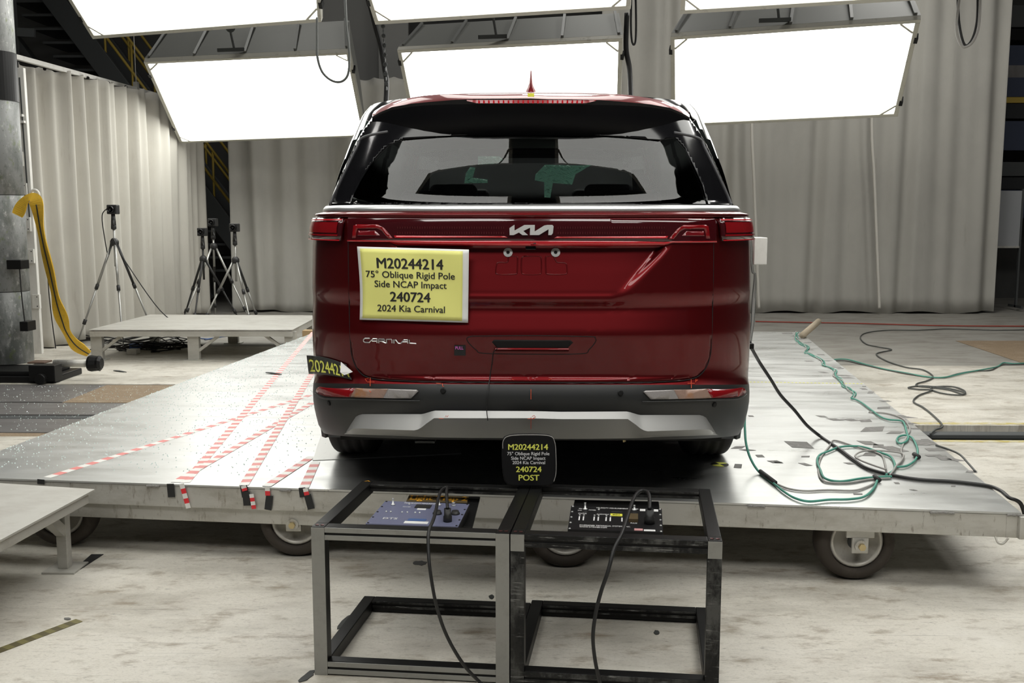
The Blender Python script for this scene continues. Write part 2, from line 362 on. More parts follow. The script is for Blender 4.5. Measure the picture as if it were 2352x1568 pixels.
crv = thing('curtain', 'long pale canvas curtain on the left behind the single camera tripod', 'curtain', cpath[0])
curtain(cpath, .03, 3.22, M_curtain, 'drape', None, .12, .26, 3, parent=crv)
mb = MB(); tp = catmull(cpath, 12); TT = [V(p.x, p.y, 3.22) for p in tp]
acc = 0; last = TT[0]
for a, b in zip(TT, TT[1:]):
    acc += (b-a).length
    if acc > .33: acc = 0; MB().lathe([(.014, 0), (.02, .004), (.02, .012), (.014, .016)], b+V(0, -.06, -.03), (0, 1, 0), 12).build('grommet', M_black, crv)
r0 = ony(15, 125, cpath[0].y-.6); r1 = V(cpath[-1].x-.1, cpath[-1].y, r0.z+.02)
cr = thing('curtain_rail', 'pale metal curtain rail sloping across the upper left', 'curtain rail', r0)
mb = MB(); mb.beam(r0, r1, .05, .05); mb.build('track', M_whitep, cr)
for px, py in ((18, 110), (290, 185)):
    b = r0.lerp(r1, 0.02 if px < 50 else .62)
    mb = MB(); mb.box(b+V(-.03, -.03, .0), b+V(.03, .03, .10)); mb.tube([b+V(0, 0, .1), b+V(-.05, .1, 4)], .006, 6); mb.build('hanger_rod', M_alu, cr)
curtain([onz(540, 716), onz(640, 717), onz(760, 716), V(1.0, 16.0, 0)], .02, 3.7, M_curtain2, 'curtain', 'grey canvas curtain in the gap between tripods and the minivan', .14, .40, 5, flare=.5)
c3, _ = curtain([V(1.1, 16.0, 0), onz(1742, 719), onz(1900, 719), onz(2050, 720), onz(2285, 720)], .02, 6.4, M_curtain2, 'curtain', 'tall grey canvas curtain right of the minivan with hanging ropes', .10, .48, 9, flare=.3)
for (px, lab) in ((1729, 'left'), (2006, 'right')):
    p0 = ony(px, 230, 15.55); p1 = onz(px+14, 712); mb = MB(); mb.tube(catmull([V(p0.x, 15.6, 6), V(p0.x, 15.6, 3.2), ony(px+3, 420, 15.6), ony(px+12, 650, 15.6), ony(px+14, 708, 15.6)], 6), .024, 6)
    tag(mb.build('curtain_rope', M_rope, smooth=True), '%s pale rope hanging down the tall right curtain' % lab, 'rope')

# ------------------------------------------------------------------ staircase upper left
YS = 17.2
st = thing('staircase', 'dark steel staircase with yellow handrails behind the left curtains', 'staircase', ony(300, 700, YS))
a0 = ony(20, -140, YS); a1 = ony(585, 610, YS)
for dy, nm in ((0, 'stringer'), (1.0, 'stringer')):
    mb = MB(); mb.beam(a0+V(0, dy, 0), a1+V(0, dy, 0), .10, .34); mb.build(nm, M_steelD, st, bevel=.01)
n = 24
for i in range(n):
    p = a0.lerp(a1, (i+.5)/n); mb = MB(); mb.box(p+V(-.62, .05, -.22), p+V(-.05, .95, -.18)); mb.build('tread', M_steelD, st)
for dy in (0, 1.0):
    mb = MB()
    for off in (.55, 1.05): mb.tube([a0+V(0, dy, off), a1+V(0, dy, off)], .024, 8)
    for i in range(9):
        p = a0.lerp(a1, (i+.5)/9)+V(0, dy, 0); mb.tube([p, p+V(0, 0, 1.05)], .02, 6)
    mb.build('handrail', M_yrail, st, smooth=True)
mb = MB(); mb.beam(a0+V(-.9, .5, -.6), a1+V(-.9, .5, -.6), .2, .1); mb.build('brace', M_steelD, st)
# wall steelwork on the far left, diagonal braces
fw = thing('wall_framing', 'dark steel wall framing with a diagonal brace at the far left', 'steel frame', ony(40, 700, 14.5))
mb = MB()
for px in (25, 62): a = ony(px, 700, 14.5); mb.box((a.x-.05, 14.5, 0), (a.x+.05, 14.62, 7))
for py in (70, 165, 345, 520): a = ony(-30, py, 14.6); b = ony(80, py+6, 14.6); mb.beam(a, b, .05, .12)
mb.build('girt', M_steelD, fw)
mb = MB(); mb.tube([ony(0, 130, 14.3), ony(95, 340, 14.3)], .035, 8); mb.build('diagonal_brace', M_column, fw, smooth=True)

# ------------------------------------------------------------------ right dark bay
rb = thing('storage_rack', 'dark storage bay with blue sheets and a yellow beam at the far right', 'rack', ony(2320, 720, 17.5))
x0 = ony(2268, 300, 17.5).x; x1 = x0+3.2
for (ya, yb, m_, nm) in ((12, 62, M_steelD, 'shelf'), (66, 92, M_black, 'shelf_bracket'), (104, 150, M_bluesteel, 'blue_panel'), (150, 178, M_steelplate, 'beam'), (178, 222, M_bluesteel, 'blue_panel'), (223, 236, M_yrail, 'yellow_beam'), (238, 272, M_wallD, 'shelf'), (278, 345, M_bluesteel, 'blue_panel'), (372, 404, M_steelD, 'shelf'), (408, 434, M_wallD, 'shelf'), (436, 500, M_bluesteel, 'blue_panel')):
    za = ony(2300, ya, 17.5).z; zb = ony(2300, yb, 17.5).z; mb = MB(); mb.box((x0, 17.5, zb), (x1, 17.5+(.5 if 'shelf' in nm else .08), za)); mb.build(nm, m_, rb)
for xx in (x0+.05, x0+1.6, x1-.1): mb = MB(); mb.box((xx, 17.45, 0), (xx+.09, 17.5, 5.5)); mb.build('upright', M_steelD, rb)
wb = thing('whiteboard', 'grey-white board on wheels in the dark bay at the right edge', 'board', V(ony(2300, 700, 16.4).x, 16.4, 0))
a = ony(2262, 438, 16.4); b = ony(2340, 565, 16.4); mb = MB(); mb.box((a.x, 16.4, b.z), (b.x, 16.43, a.z)); mb.build('panel', M_board, wb)
mb = MB()
for xx in (a.x+.03, b.x): mb.box((xx, 16.39, .05), (xx+.03, 16.44, a.z+.03)); mb.box((xx, 16.2, .05), (xx+.03, 16.65, .09))
mb.build('stand', M_steelD, wb)
mb = MB(); mb.box((a.x, 16.38, b.z-.03), (b.x, 16.45, b.z)); mb.build('rail', M_alu, wb)

# ------------------------------------------------------------------ light panels
def panel(TL, TR, BL, BR, label, cable=None, group='overhead light panels'):
    TL, TR, BL, BR = map(Vector, (TL, TR, BL, BR)); c = (TL+TR+BL+BR)/4
    t = thing('light_panel', label, 'light panel', c, group)
    ux = (TR-TL).normalized(); dn = ((BL+BR)/2-(TL+TR)/2); n = ux.cross(dn.normalized()).normalized()
    if n.z > 0: n = -n          # face direction (down)
    bk = -n
    def at(s, v, d=0): return (TL.lerp(TR, s)).lerp(BL.lerp(BR, s), v)+bk*d
    fw_ = .045; W_ = (TR-TL).length; Hh = dn.length; es = fw_/W_; ev = fw_/Hh
    mb = MB()   # frame: four bars
    for (s0, v0, s1, v1) in ((0, 0, 1, ev), (0, 1-ev, 1, 1), (0, ev, es, 1-ev), (1-es, ev, 1, 1-ev)):
        mb.hexa([at(s0, v0, .06), at(s1, v0, .06), at(s1, v1, .06), at(s0, v1, .06), at(s0, v0, 0), at(s1, v0, 0), at(s1, v1, 0), at(s0, v1, 0)])
    mb.build('frame', M_frame, t, bevel=.003)
    mb = MB(); mb.hexa([at(es, ev, .02), at(1-es, ev, .02), at(1-es, 1-ev, .02), at(es, 1-ev, .02), at(es, ev, .012), at(1-es, ev, .012), at(1-es, 1-ev, .012), at(es, 1-ev, .012)])
    mb.build('diffuser', M_diff, t)
    mb = MB(); gs = .13/W_; gv = .13/Hh          # corner braces
    for cs, cv in ((es, ev), (1-es, ev), (es, 1-ev), (1-es, 1-ev)):
        sx = 1 if cs < .5 else -1; sv = 1 if cv < .5 else -1
        p = at(cs+sx*gs, cv, .004); q = at(cs, cv+sv*gv, .004); MB().beam(p, q, .02, .012, up=n).build('corner_gusset', M_frame, t)
    for s_, v_ in ((0, .15), (0, .8), (1, .2), (1, .85)):
        p = at(s_, v_, .03); MB().beam(p-dn.normalized()*.035, p+dn.normalized()*.035, .035, .07, up=n).build('clip', M_black, t)
    d = .55; ins = .12; T = [at(ins*.35, .08, d), at(1-ins*.35, .08, d), at(1-ins*.35, .75, d), at(ins*.35, .75, d)]; B = [at(0, 0, .06), at(1, 0, .06), at(1, 1, .06), at(0, 1, .06)]
    mb = MB(); mb.hexa(B+T); mb.build('hood', M_hood, t)
    mb = MB()
    for s_ in (.02, .25, .5, .74, .98): MB().beam(at(s_, -.004, .08), T[0].lerp(T[1], s_)-dn*.02, .03, .02, up=dn).build('hood_rib', M_hoodrib, t)
    h0 = at(.45, 0, .10)-dn.normalized()*.05; mb = MB(); mb.tube([h0, h0+V(-.03, -.02, .18)], .014, 8); mb.lathe([(.05, -.02), (.06, 0), (.05, .02)], h0+V(-.03, -.02, .24), (0, 1, 0), 14); mb.beam(h0+V(-.2, 0, -.02), h0+V(.12, 0, -.01), .03, .04)
    mb.tube([h0+V(-.03, 0, .28), h0+V(-.03, 0, 3.2)], .012, 6); mb.build('hanging_hook', M_steelD, t)
    return t
zt, zb = 3.4, 2.58
panel(onz(330, 143, zt), onz(803, 121, zt), onz(413, 329, zb), onz(841, 314, zb), 'glowing light panel over the left curtains, lower row')
panel(onz(912, 115, zt), onz(1430, 88, zt), onz(950, 300, zb), onz(1424, 288, zb), 'glowing light panel right behind the minivan roof, lower row')
panel(onz(1540, 85, zt), onz(2115, 45, zt), onz(1543, 292, zb), onz(2062, 268, zb), 'glowing light panel in front of the tall right curtain, lower row')
q = lambda px, py: onz(px, py, 3.4)
panel(V(-4.78, 9.7, 4.2), V(-1.85, 8.85, 4.2), q(213, 90), q(738, 51), 'glowing light panel cut by the frame top, upper left')
panel(V(-1.69, 9.0, 4.2), V(.843, 8.35, 4.2), q(862, 57), q(1448, 22), 'glowing light panel cut by the frame top, upper middle')
panel(V(1.27, 8.55, 4.2), V(3.70, 7.9, 4.2), q(1562, 33), q(2225, -6), 'glowing light panel cut by the frame top, upper right')
for i in range(3):      # the next rows of the same rig, above the vehicle and above the camera
    x = -4.1+i*2.95
    panel(V(x, 6.2-.3*i, 4.75), V(x+2.6, 5.9-.3*i, 4.75), V(x, 7.5-.3*i, 4.4), V(x+2.6, 7.2-.3*i, 4.4), ('left', 'middle', 'right')[i]+' light panel of the row above the minivan, outside the photo', group='light panels above the vehicle')
for i in range(2):
    x = (-3.85, .25)[i]
    panel(V(x, 3.75, 4.85), V(x+3.67, 3.75, 4.85), V(x, 2.42, 4.10), V(x+3.67, 2.42, 4.10), ('left', 'right')[i]+' light panel of the row above the viewer, outside the photo', group='light panels above the viewer')

# hanging cables at the panels
def cable(name, pts, r, m, label, cat='cable', n=6, group=None, parent=None, seg=6):
    mb = MB(); mb.tube(catmull(pts, n), r, seg); o = mb.build(name, m, parent, smooth=True)
    if label: tag(o, label, cat, group)
    return o
Yc = 9.4
cable('hanging_cable', [ony(px, py, Yc) for px, py in ((728, 40), (728, 90), (729, 130), (740, 165), (762, 185), (785, 187), (800, 168), (802, 120), (796, 60), (792, -20))], .012, M_cdark, 'dark cable looping down in front of the left light panel')
cable('hanging_cable', [ony(px, py, 9.4) for px, py in ((2205, -10), (2197, 50), (2198, 80), (2208, 104), (2218, 108), (2235, 95), (2248, 60), (2252, -10))], .012, M_cgrey, 'grey cable loop hanging from the top over the right curtain')
cable('hanging_cable', [ony(px, py, 9.5) for px, py in ((2200, -10), (2203, 55), (2215, 102), (2232, 92), (2244, 50), (2246, -10))], .012, M_cblack, 'black cable loop hanging inside the grey loop at the top right')
cable('hanging_cable', [ony(px, py, 11.4) for px, py in ((845, -10), (862, 60), (875, 110), (884, 165), (888, 190), (886, 240))], .03, M_cblack, 'thick black cable running down between left and middle light panels')
cable('hanging_cable', [ony(px, py, 11.2) for px, py in ((1440, 30), (1438, 110), (1446, 160), (1449, 230))], .03, M_cblack, 'thick black cable running down beside the wide column')
cable('hanging_cable', [ony(px, py, 10.6) for px, py in ((1450, -10), (1449, 60), (1452, 98), (1459, 98), (1461, 60), (1460, -10))], .012, M_cblack, 'short black cable loop beside the middle upper light panel')
mb = MB()
for i in range(14):
    p = ony(880+.6*i, 60+11*i, 11.3); mb.lathe([(.018, -.006), (.026, 0), (.018, .006)], p, (1, 0, 0) if i % 2 else (0, 1, 0), 10)
mb.tube([ony(880, 60, 11.3), V(ony(880, 60, 11.3).x, 11.3, 8)], .008, 6)
tag(mb.build('chain', M_steelD, smooth=True), 'dark steel chain hanging left of the middle light panel', 'chain')

# ================================================================== PLATFORM
T0 = .34
FL, FR, BR, BL = V(-2.72, 4.375, T0), V(1.96, 3.895, T0), V(2.78, 10.25, T0), V(-2.18, 10.55, T0)
def D(s, t, z=T0):
    p = FL.lerp(FR, s).lerp(BL.lerp(BR, s), t); return V(p.x, p.y, z)
pf = thing('rolling_platform', 'big aluminium deck on casters carrying the red minivan', 'platform', D(.5, .5, 0))
cuts = [0, .235, .37, .63, 1]
for a, b in zip(cuts, cuts[1:]):
    e = .0002 if b < 1 else 0; mb = MB(); mb.hexa([D(0, a, T0-.008), D(1, a, T0-.008), D(1, b-e, T0-.008), D(0, b-e, T0-.008), D(0, a), D(1, a), D(1, b-e), D(0, b-e)])
    mb.build('deck_plate', M_deck, pf)
def side(s0, t0, s1, t1, z0, z1, nm, inset=.0, th=.05, m=M_alu):
    a = D(s0, t0, 0); b = D(s1, t1, 0); mb = MB(); zc = (z0+z1)/2; ins = Vector((-(b-a).normalized().y, (b-a).normalized().x, 0))*(inset+th/2)
    mb.beam(V(a.x, a.y, zc)+ins, V(b.x, b.y, zc)+ins, th, z1-z0); return mb.build(nm, m, pf, bevel=.003)
side(0, 0, 1, 0, T0-.105, T0-.009, 'front_beam', .004)
side(0, 0, .63, 0, T0-.175, T0-.106, 'lower_beam', .03)
side(1, 0, 1, 1, T0-.105, T0-.009, 'side_beam', .004); side(0, 1, 0, 0, T0-.105, T0-.009, 'side_beam', .004)
side(1, 1, 0, 1, T0-.105, T0-.009, 'rear_beam', .004)
mb = MB(); e = FR-D(.99, 0); mb.box(V(FR.x-.012, FR.y-.02, T0-.105), V(FR.x+.012, FR.y+.1, T0-.012)); mb.build('end_cap', M_alu, pf, bevel=.004)
for (pa, pb) in ((340, 368), (645, 670), (1715, 1755), (2133, 2188), (2310, 2350)):
    a = onz(pa, 1100+.034*pa, T0-.008); b = onz(pb, 1100+.034*pb, T0-.008); mb = MB()
    def fy(x): return FL.y+(FR.y-FL.y)*(x-FL.x)/(FR.x-FL.x)
    pts = [V(lerp(a.x, b.x, k/12), fy(lerp(a.x, b.x, k/12))-.003+random.uniform(-.002, .002), T0-.01+random.uniform(-.002, .002)) for k in range(13)]
    mb.tube(pts, .006, 8); mb.build('weld_bead', M_weld, pf, smooth=True)
def hx(c, yy):
    m = MB(); m.box(c+V(-.058, yy, .03), c+V(.058, yy+.012, .13)); m.box(c+V(-.034, yy-.002, -.035), c+V(.034, yy+.012, .032)); return m.v, m.f
def caster(loc, simple=False):
    t = thing('wheel_tmp', '', '', loc); R = .168; c = Vector(loc)+V(0, 0, R); ax = V(0, 1, 0)
    prof = []
    for k in range(17):
        an = math.pi*k/16; prof.append((.115+(R-.115)*math.sin(an)**.55, -.055*math.cos(an)))
    MB().lathe(prof, c, ax, 48, close=True).build('tyre', M_rubber2, t, smooth=True)
    MB().lathe([(.115, -.03), (.108, -.042), (.098, -.045), (.093, -.03), (.075, -.01), (.03, 0), (.03, .03), (.115, .03)], c, ax, 40).build('rim', M_rim, t, smooth=True)
    for yy in (-.085, .075): MB().add(*hx(c, yy)).build('fork_plate', M_alu, t, bevel=.003)
    MB().box(c+V(-.055, -.1, .118), c+V(.055, .1, .132)).build('mount_plate', M_alu, t, bevel=.002)
    MB().lathe([(.026, -.104), (.026, -.085)], c, ax, 20).build('washer', M_alu, t); mb = MB(); mb.lathe([(.015, -.118), (.015, -.10)], c, ax, 6); mb.tube([c-ax*.1, c+ax*.1], .012, 10); mb.build('axle_bolt', M_bolt, t)
    mb = MB(); mb.lathe([(.03, -.035), (.036, -.03), (.036, .03)], c, ax, 20); mb.build('hub', M_steelD, t, smooth=True)
    return t
# the casters belong to the platform: parts with sub-parts
def attach(t):
    mesh = [o for o in COL.objects if o.parent == t]; ty = [o for o in mesh if o.name.startswith('tyre')][0]
    base = t.location.copy(); ty.name = 'caster_wheel'; ty.parent = pf; off = base-pf.location
    ty.location = off
    for o in mesh:
        if o is not ty: o.parent = ty; o.location = (0, 0, 0)
    bpy.data.objects.remove(t); return ty
for k, s_ in enumerate((.12, .358, .614, .872)):
    p = D(s_, 0, 0)+V(0, .125, 0); attach(caster(p))
for s_ in (.1, .35, .62, .88):
    p = D(s_, .47, 0); attach(caster(p)); p = D(s_, .95, 0); attach(caster(p))
# tow hook wire under right front corner
cable('wire_hook', [FR+V(-.09, .02, -.10), FR+V(-.085, .0, -.125), FR+V(-.065, -.0, -.128), FR+V(-.045, 0, -.105)], .004, M_alu, None, parent=pf)

# red and white tape on deck
TZ = [0]
def deck_tape(p0, p1, label, fade=True, wd=.048, hang=None, n=None):
    TZ[0] += .0004; a = onz(*p0, T0+TZ[0]); b = onz(*p1, T0+TZ[0]); k = int((b-a).length/.05)
    return tag(MB().stripes(a, b, k, wd*.9, th=.0003).build_striped('hazard_tape', M_tapew, M_tapefr), label, 'tape')
deck_tape((108, 1096), (720, 905), 'faded red and white tape running from far left edge towards the minivan')
deck_tape((425, 1108), (720, 762), 'faded red and white tape on the deck running far back, steepest of the left pair')
deck_tape((402, 1107), (722, 922), 'faded red and white tape crossing the deck, shallow one of the left pair')
deck_tape((560, 1114), (722, 848), 'faded red and white tape rising to the bumper corner')
deck_tape((612, 1116), (716, 1048), 'faded red and white tape ending at the white plate under the tyre')
deck_tape((698, 1120), (725, 1060), 'short faded red and white tape at the plate corner')
def front_strip(px0, py0, px1, py1, wd, m, label, name='tape_piece', n=0, d=.0035):
    """tape stuck on the vertical platform front"""
    def fp(px, py):
        r = ray(px, py); nn = V(-(FR-FL).y, (FR-FL).x, 0).normalized(); t_ = (nn.dot(FL-V(0, 0, H)))/nn.dot(r); return r*t_+V(0, 0, H)-nn*d
    nn = V(-(FR-FL).y, (FR-FL).x, 0).normalized()
    if n:
        return tag(MB().stripes(fp(px0, py0), fp(px1, py1), n, wd, -nn).build_striped(name, M_tapew, M_taper), label, 'tape')
    mb = MB(); mb.ribbon([fp(px0, py0), fp(px1, py1)], wd, -nn, .0008); return tag(mb.build(name, m), label, 'tape')
front_strip(95, 1100, 95, 1111, .034, M_gaff, 'black tape piece on the platform edge at the far left')
front_strip(392, 1110, 395, 1141, .033, M_gaff, 'black tape piece on the platform front left of the long striped strip')
front_strip(418, 1110, 434, 1166, .022, None, 'long red and white tape strip hanging on the platform front', 'hazard_tape', 5, .004)
front_strip(560, 1114, 565, 1141, .033, M_gaff, 'black tape piece partly under the second striped strip')
front_strip(566, 1128, 569, 1160, .034, M_gaff, 'lower black tape piece beside the loose red and white curl', d=.005)
front_strip(560, 1114, 564, 1126, .024, None, 'short red and white strip folded over the edge above black tape', 'hazard_tape', 2, .006)
front_strip(579, 1133, 585, 1167, .020, None, 'loose curl of red and white tape hanging on the platform front', 'hazard_tape', 4, .008)
front_strip(615, 1116, 616, 1137, .022, None, 'red and white strip folded over the edge, third from the left', 'hazard_tape', 2, .005)
front_strip(620, 1137, 616, 1170, .032, M_gaff, 'black tape piece below the third striped strip')
front_strip(694, 1119, 697, 1141, .030, M_gaff, 'upright black tape piece nearest the cart')
front_strip(702, 1120, 706, 1136, .022, None, 'short red and white strip nearest the cart', 'hazard_tape', 2, .006)
front_strip(707, 1135, 716, 1168, .032, M_gaff, 'slanted black tape piece nearest the cart', d=.005)
# plate under the left tyre
mb = MB(); q = [onz(718, 1058, T0), onz(1060, 1042, T0), onz(1050, 985, T0), onz(742, 985, T0)]; mb.prism(q, (0, 0, .003))
tag(mb.build('tyre_plate', mat('scuffed_white_plate', (.6, .6, .57), .4, .2, dirt=[((25, 25, 1), (.35, .34, .32), .6, .7, .6)])), 'thin scuffed plate lying on the deck under the left rear tyre', 'plate')
# yellow/black tape line and marker disc
mb = MB(); a = onz(1722, 877, T0+.001); b = onz(1985, 881, T0+.001)
tag(MB().stripes(a, b, 60, .018).build_striped('hazard_tape', M_ytape, M_tapew), 'thin yellow and white tape line across the right deck', 'tape')
c = onz(1653, 1066, T0+.001); tm = thing('target_marker', 'round black and yellow target marker flat on the deck', 'marker', c)
for q_, m_, nm in ((0, M_decalY, 'yellow_quadrant'), (1, M_gaff, 'black_quadrant')):
    mb = MB()
    for h in (0, 1):
        a0_ = math.radians(20)+q_*math.pi/2+h*math.pi; mb.prism([c]+[c+V(math.cos(a0_+math.pi/2*k/10)*.042, math.sin(a0_+math.pi/2*k/10)*.042, 0) for k in range(11)], (0, 0, .001))
    mb.build(nm, m_, tm)
# grey tape residue on the right deck edge
scr = [(1888, 956, 22, 4), (1918, 963, 28, 5), (1954, 964, 30, 5), (1988, 966, 32, 5), (2005, 985, 56, 10), (1835, 1021, 52, 15), (1993, 1017, 34, 9), (2018, 1024, 26, 8), (2053, 1031, 40, 14), (2000, 1043, 30, 8), (2056, 993, 36, 5), (2113, 1016, 34, 12), (2135, 1015, 22, 14), (2150, 1032, 54, 6), (2145, 1046, 40, 4), (2166, 1051, 28, 10), (2196, 1056, 26, 6), (2232, 1083, 26, 5), (2030, 936, 38, 4), (2034, 921, 24, 3), (1984, 893, 14, 3), (2000, 901, 14, 5), (1985, 887, 10, 2), (1938, 862, 38, 3), (1945, 867, 30, 3), (1921, 843, 22, 3), (1930, 846, 18, 2), (1895, 828, 30, 2), (1885, 814, 18, 2), (1862, 803, 14, 2), (1852, 795, 14, 2), (1855, 786, 20, 2), (1838, 778, 20, 2), (1828, 771, 22, 2), (1808, 765, 26, 3), (1892, 855, 14, 3), (1858, 829, 20, 2), (1780, 1060, 26, 6), (1745, 1047, 18, 6), (1696, 1027, 30, 5), (1716, 1033, 26, 4), (1695, 1070, 20, 10), (1850, 1066, 16, 7), (1788, 1062, 22, 3), (1950, 1064, 16, 4), (2085, 958, 26, 4), (2070, 955, 20, 4), (2088, 972, 34, 3), (2100, 984, 24, 3), (2060, 1109, 12, 4), (2240, 1110, 28, 4), (2190, 1116, 10, 3), (2098, 1125, 12, 3), (1970, 1134, 24, 3), (1850, 1048, 22, 3), (1725, 955, 12, 3), (2000, 1102, 10, 2)]
for (px, py, w_, h_) in scr:
    c = onz(px, py, T0+.0008); dx = (onz(px+w_/2, py, T0)-onz(px-w_/2, py, T0)).length; dy = (onz(px, py-h_/2, T0)-onz(px, py+h_/2, T0)).length
    an = random.uniform(-.25, .25); k = random.uniform(-.3, .3)*dx; mb = MB(); R = Matrix.Rotation(an, 3, 'Z')
    pts = [c+R@V(sx*dx/2*random.uniform(.8, 1)+k*sy, sy*dy/2*random.uniform(.8, 1), 0) for sx, sy in ((-1, -1), (1, -1), (1, 1), (-1, 1))]; mb.prism(pts, (0, 0, .0006))
    if py < 800: wh_ = 'at the far end of the twisted cable'
    elif py < 870: wh_ = 'beside the far half of the twisted cable'
    elif py < 910: wh_ = 'on the outer deck edge just beyond the yellow tape line'
    elif px < 1760: wh_ = 'between the right rear tyre and the target marker'
    elif py > 1090: wh_ = 'near the front edge of the deck'
    elif px > 2125: wh_ = 'on the outer deck strip right of the cable coil'
    elif px < 1880 : wh_ = 'on the open deck left of the cable coil'
    elif py > 1000: wh_ = 'lying inside the cable coil'
    elif px < 2012: wh_ = 'in the row across the deck behind the cable coil'
    else: wh_ = 'on the outer deck edge by the floor rail'
    sz_ = 'large' if w_*h_ > 300 else ('thin' if h_ < 4 else 'small')
    tag(mb.build('tape_scrap', M_gtape), '%s grey tape scrap %s' % (sz_, wh_), 'tape', 'grey tape scraps on the deck')

# ================================================================== GLASS DEBRIS (uncountable)
mb = MB(); rnd = random.Random(4)
def bit(p, s):
    a = rnd.uniform(0, 6.28); R = Matrix.Rotation(a, 3, 'Z'); mb.add([p+R@V(-s, -s*.7, 0), p+R@V(s, -s*.5, 0), p+R@V(s*.6, s, 0), p+R@V(-s*.6, s*.7, 0), p+R@V(-s*.2, 0, s*1.3), p+R@V(s*.3, .2*s, s*1.2)], [(3, 2, 1, 0), (0, 1, 5, 4), (1, 2, 5), (2, 3, 4, 5), (3, 0, 4)])
for i in range(5200):
    if rnd.random() < .72:
        s_ = rnd.random()**1.6*.34; t_ = rnd.uniform(.02, .85)**.9; p = D(s_, t_, T0)
        if p.x > -1.05: continue
    else: p = V(rnd.uniform(-6, -2.6), rnd.uniform(6.9, 8.8), 0.001)
    if p.z == 0.001 and p.x > FL.x+(p.y-FL.y)*.087: continue
    bit(p, rnd.uniform(.0016, .0040))
tag(mb.build('broken_glass', M_glassbit), 'tiny crumbs of shattered glass strewn over the left deck and floor plates', 'glass debris', kind='stuff')
for (px, py, z, s_, lab) in ((628, 858, T0, .05, 'grey torn plastic fragment on the left deck by the tape'), (275, 853, 0, .06, 'thin dark fragment on the white floor beside the black cylinder')):
    c = onz(px, py, z+.004); mb = MB(); mb.prism([c+V(-s_*1.4, s_*.8, 0), c+V(-s_*.2, 0, .0), c+V(s_*1.5, -s_*.9, 0), c+V(s_*.9, -s_*.3, 0), c+V(-s_*.5, s_*.9, 0)], (0, 0, .006)); tag(mb.build('debris_fragment', M_steelD), lab, 'debris')

# ================================================================== MINIVAN
WT = [(.44, .88), (.567, .905), (.62, .93), (.68, .952), (.79, .960), (.94, .963), (1.13, .960), (1.394, .952), (1.47, .944), (1.507, .934), (1.528, .908), (1.563, .888), (1.70, .858), (1.83, .818), (1.96, .772), (2.02, .735), (2.06, .69)]
YT = [(.44, 4.05), (.56, 3.92), (.63, 3.845), (.70, 3.80), (.775, 3.762), (.82, 3.755), (.872, 3.768), (.885, 3.80), (.90, 3.802), (.96, 3.795), (1.02, 3.785), (1.065, 3.776), (1.15, 3.800), (1.165, 3.806), (1.195, 3.788), (1.215, 3.784), (1.30, 3.788), (1.405, 3.792), (1.415, 3.792), (1.503, 3.795), (1.512, 3.812), (1.548, 3.835), (1.565, 3.862), (1.70, 3.925), (1.85, 4.005), (1.97, 4.075), (2.06, 4.2)]
def smooth_i(tab, z, h=.006): return sum(interp(tab, z+k*h) for k in (-2, -1, 0, 1, 2))/5
NN, DD = 2.7, .72
def drw(z): return .08*(1-sstep(.88, 1.2, z))
def dplan(x, z):
    r = min(1, abs(x)/interp(WT, z)); return DD*(1-(1-r**NN)**(1/NN))
def trap(x, z):   # recessed number-plate field
    if z < 1.186 or z > 1.43: return 0
    hw = interp([(1.19, .31), (1.24, .37), (1.34, .465), (1.405, .52), (1.43, .55)], z); e = sstep(hw+.014, hw-.014, abs(x))
    d = interp([(1.186, 0), (1.194, -.010), (1.212, .0035), (1.24, .009), (1.30, .020), (1.38, .036), (1.404, .039), (1.414, 0), (1.43, 0)], z); return d*e
def surf(x, z):
    dp = dplan(x, z); t = z+drw(z)*min(1, dp/.5); return smooth_i(YT, t)+dp+trap(x, z)
def srf(px, py, d=0.0):
    Y = 4.0; p = None
    for _ in range(25):
        p = ony(px, py, Y); wmax = interp(WT, p.z)*.999; xx = max(-wmax, min(wmax, p.x)); Y = .5*Y+.5*surf(xx, p.z)
    wmax = interp(WT, p.z)*.9985; p.x = max(-wmax, min(wmax, p.x)); p.y = surf(p.x, p.z)
    return p+nrm(p.x, p.z)*d
def nrm(x, z):
    e = .004; wm = interp(WT, z)*.998; x = max(-wm+e, min(wm-e, x)); n = V((surf(x+e, z)-surf(x-e, z))/(2*e), -1, (surf(x, z+e)-surf(x, z-e))/(2*e)); n.normalize(); return n
def on(x, z, d=0): return V(x, surf(x, z), z)+nrm(x, z)*d
def MX(pts, dy=2): return [(2439-x, y+dy) for x, y in pts][::-1]
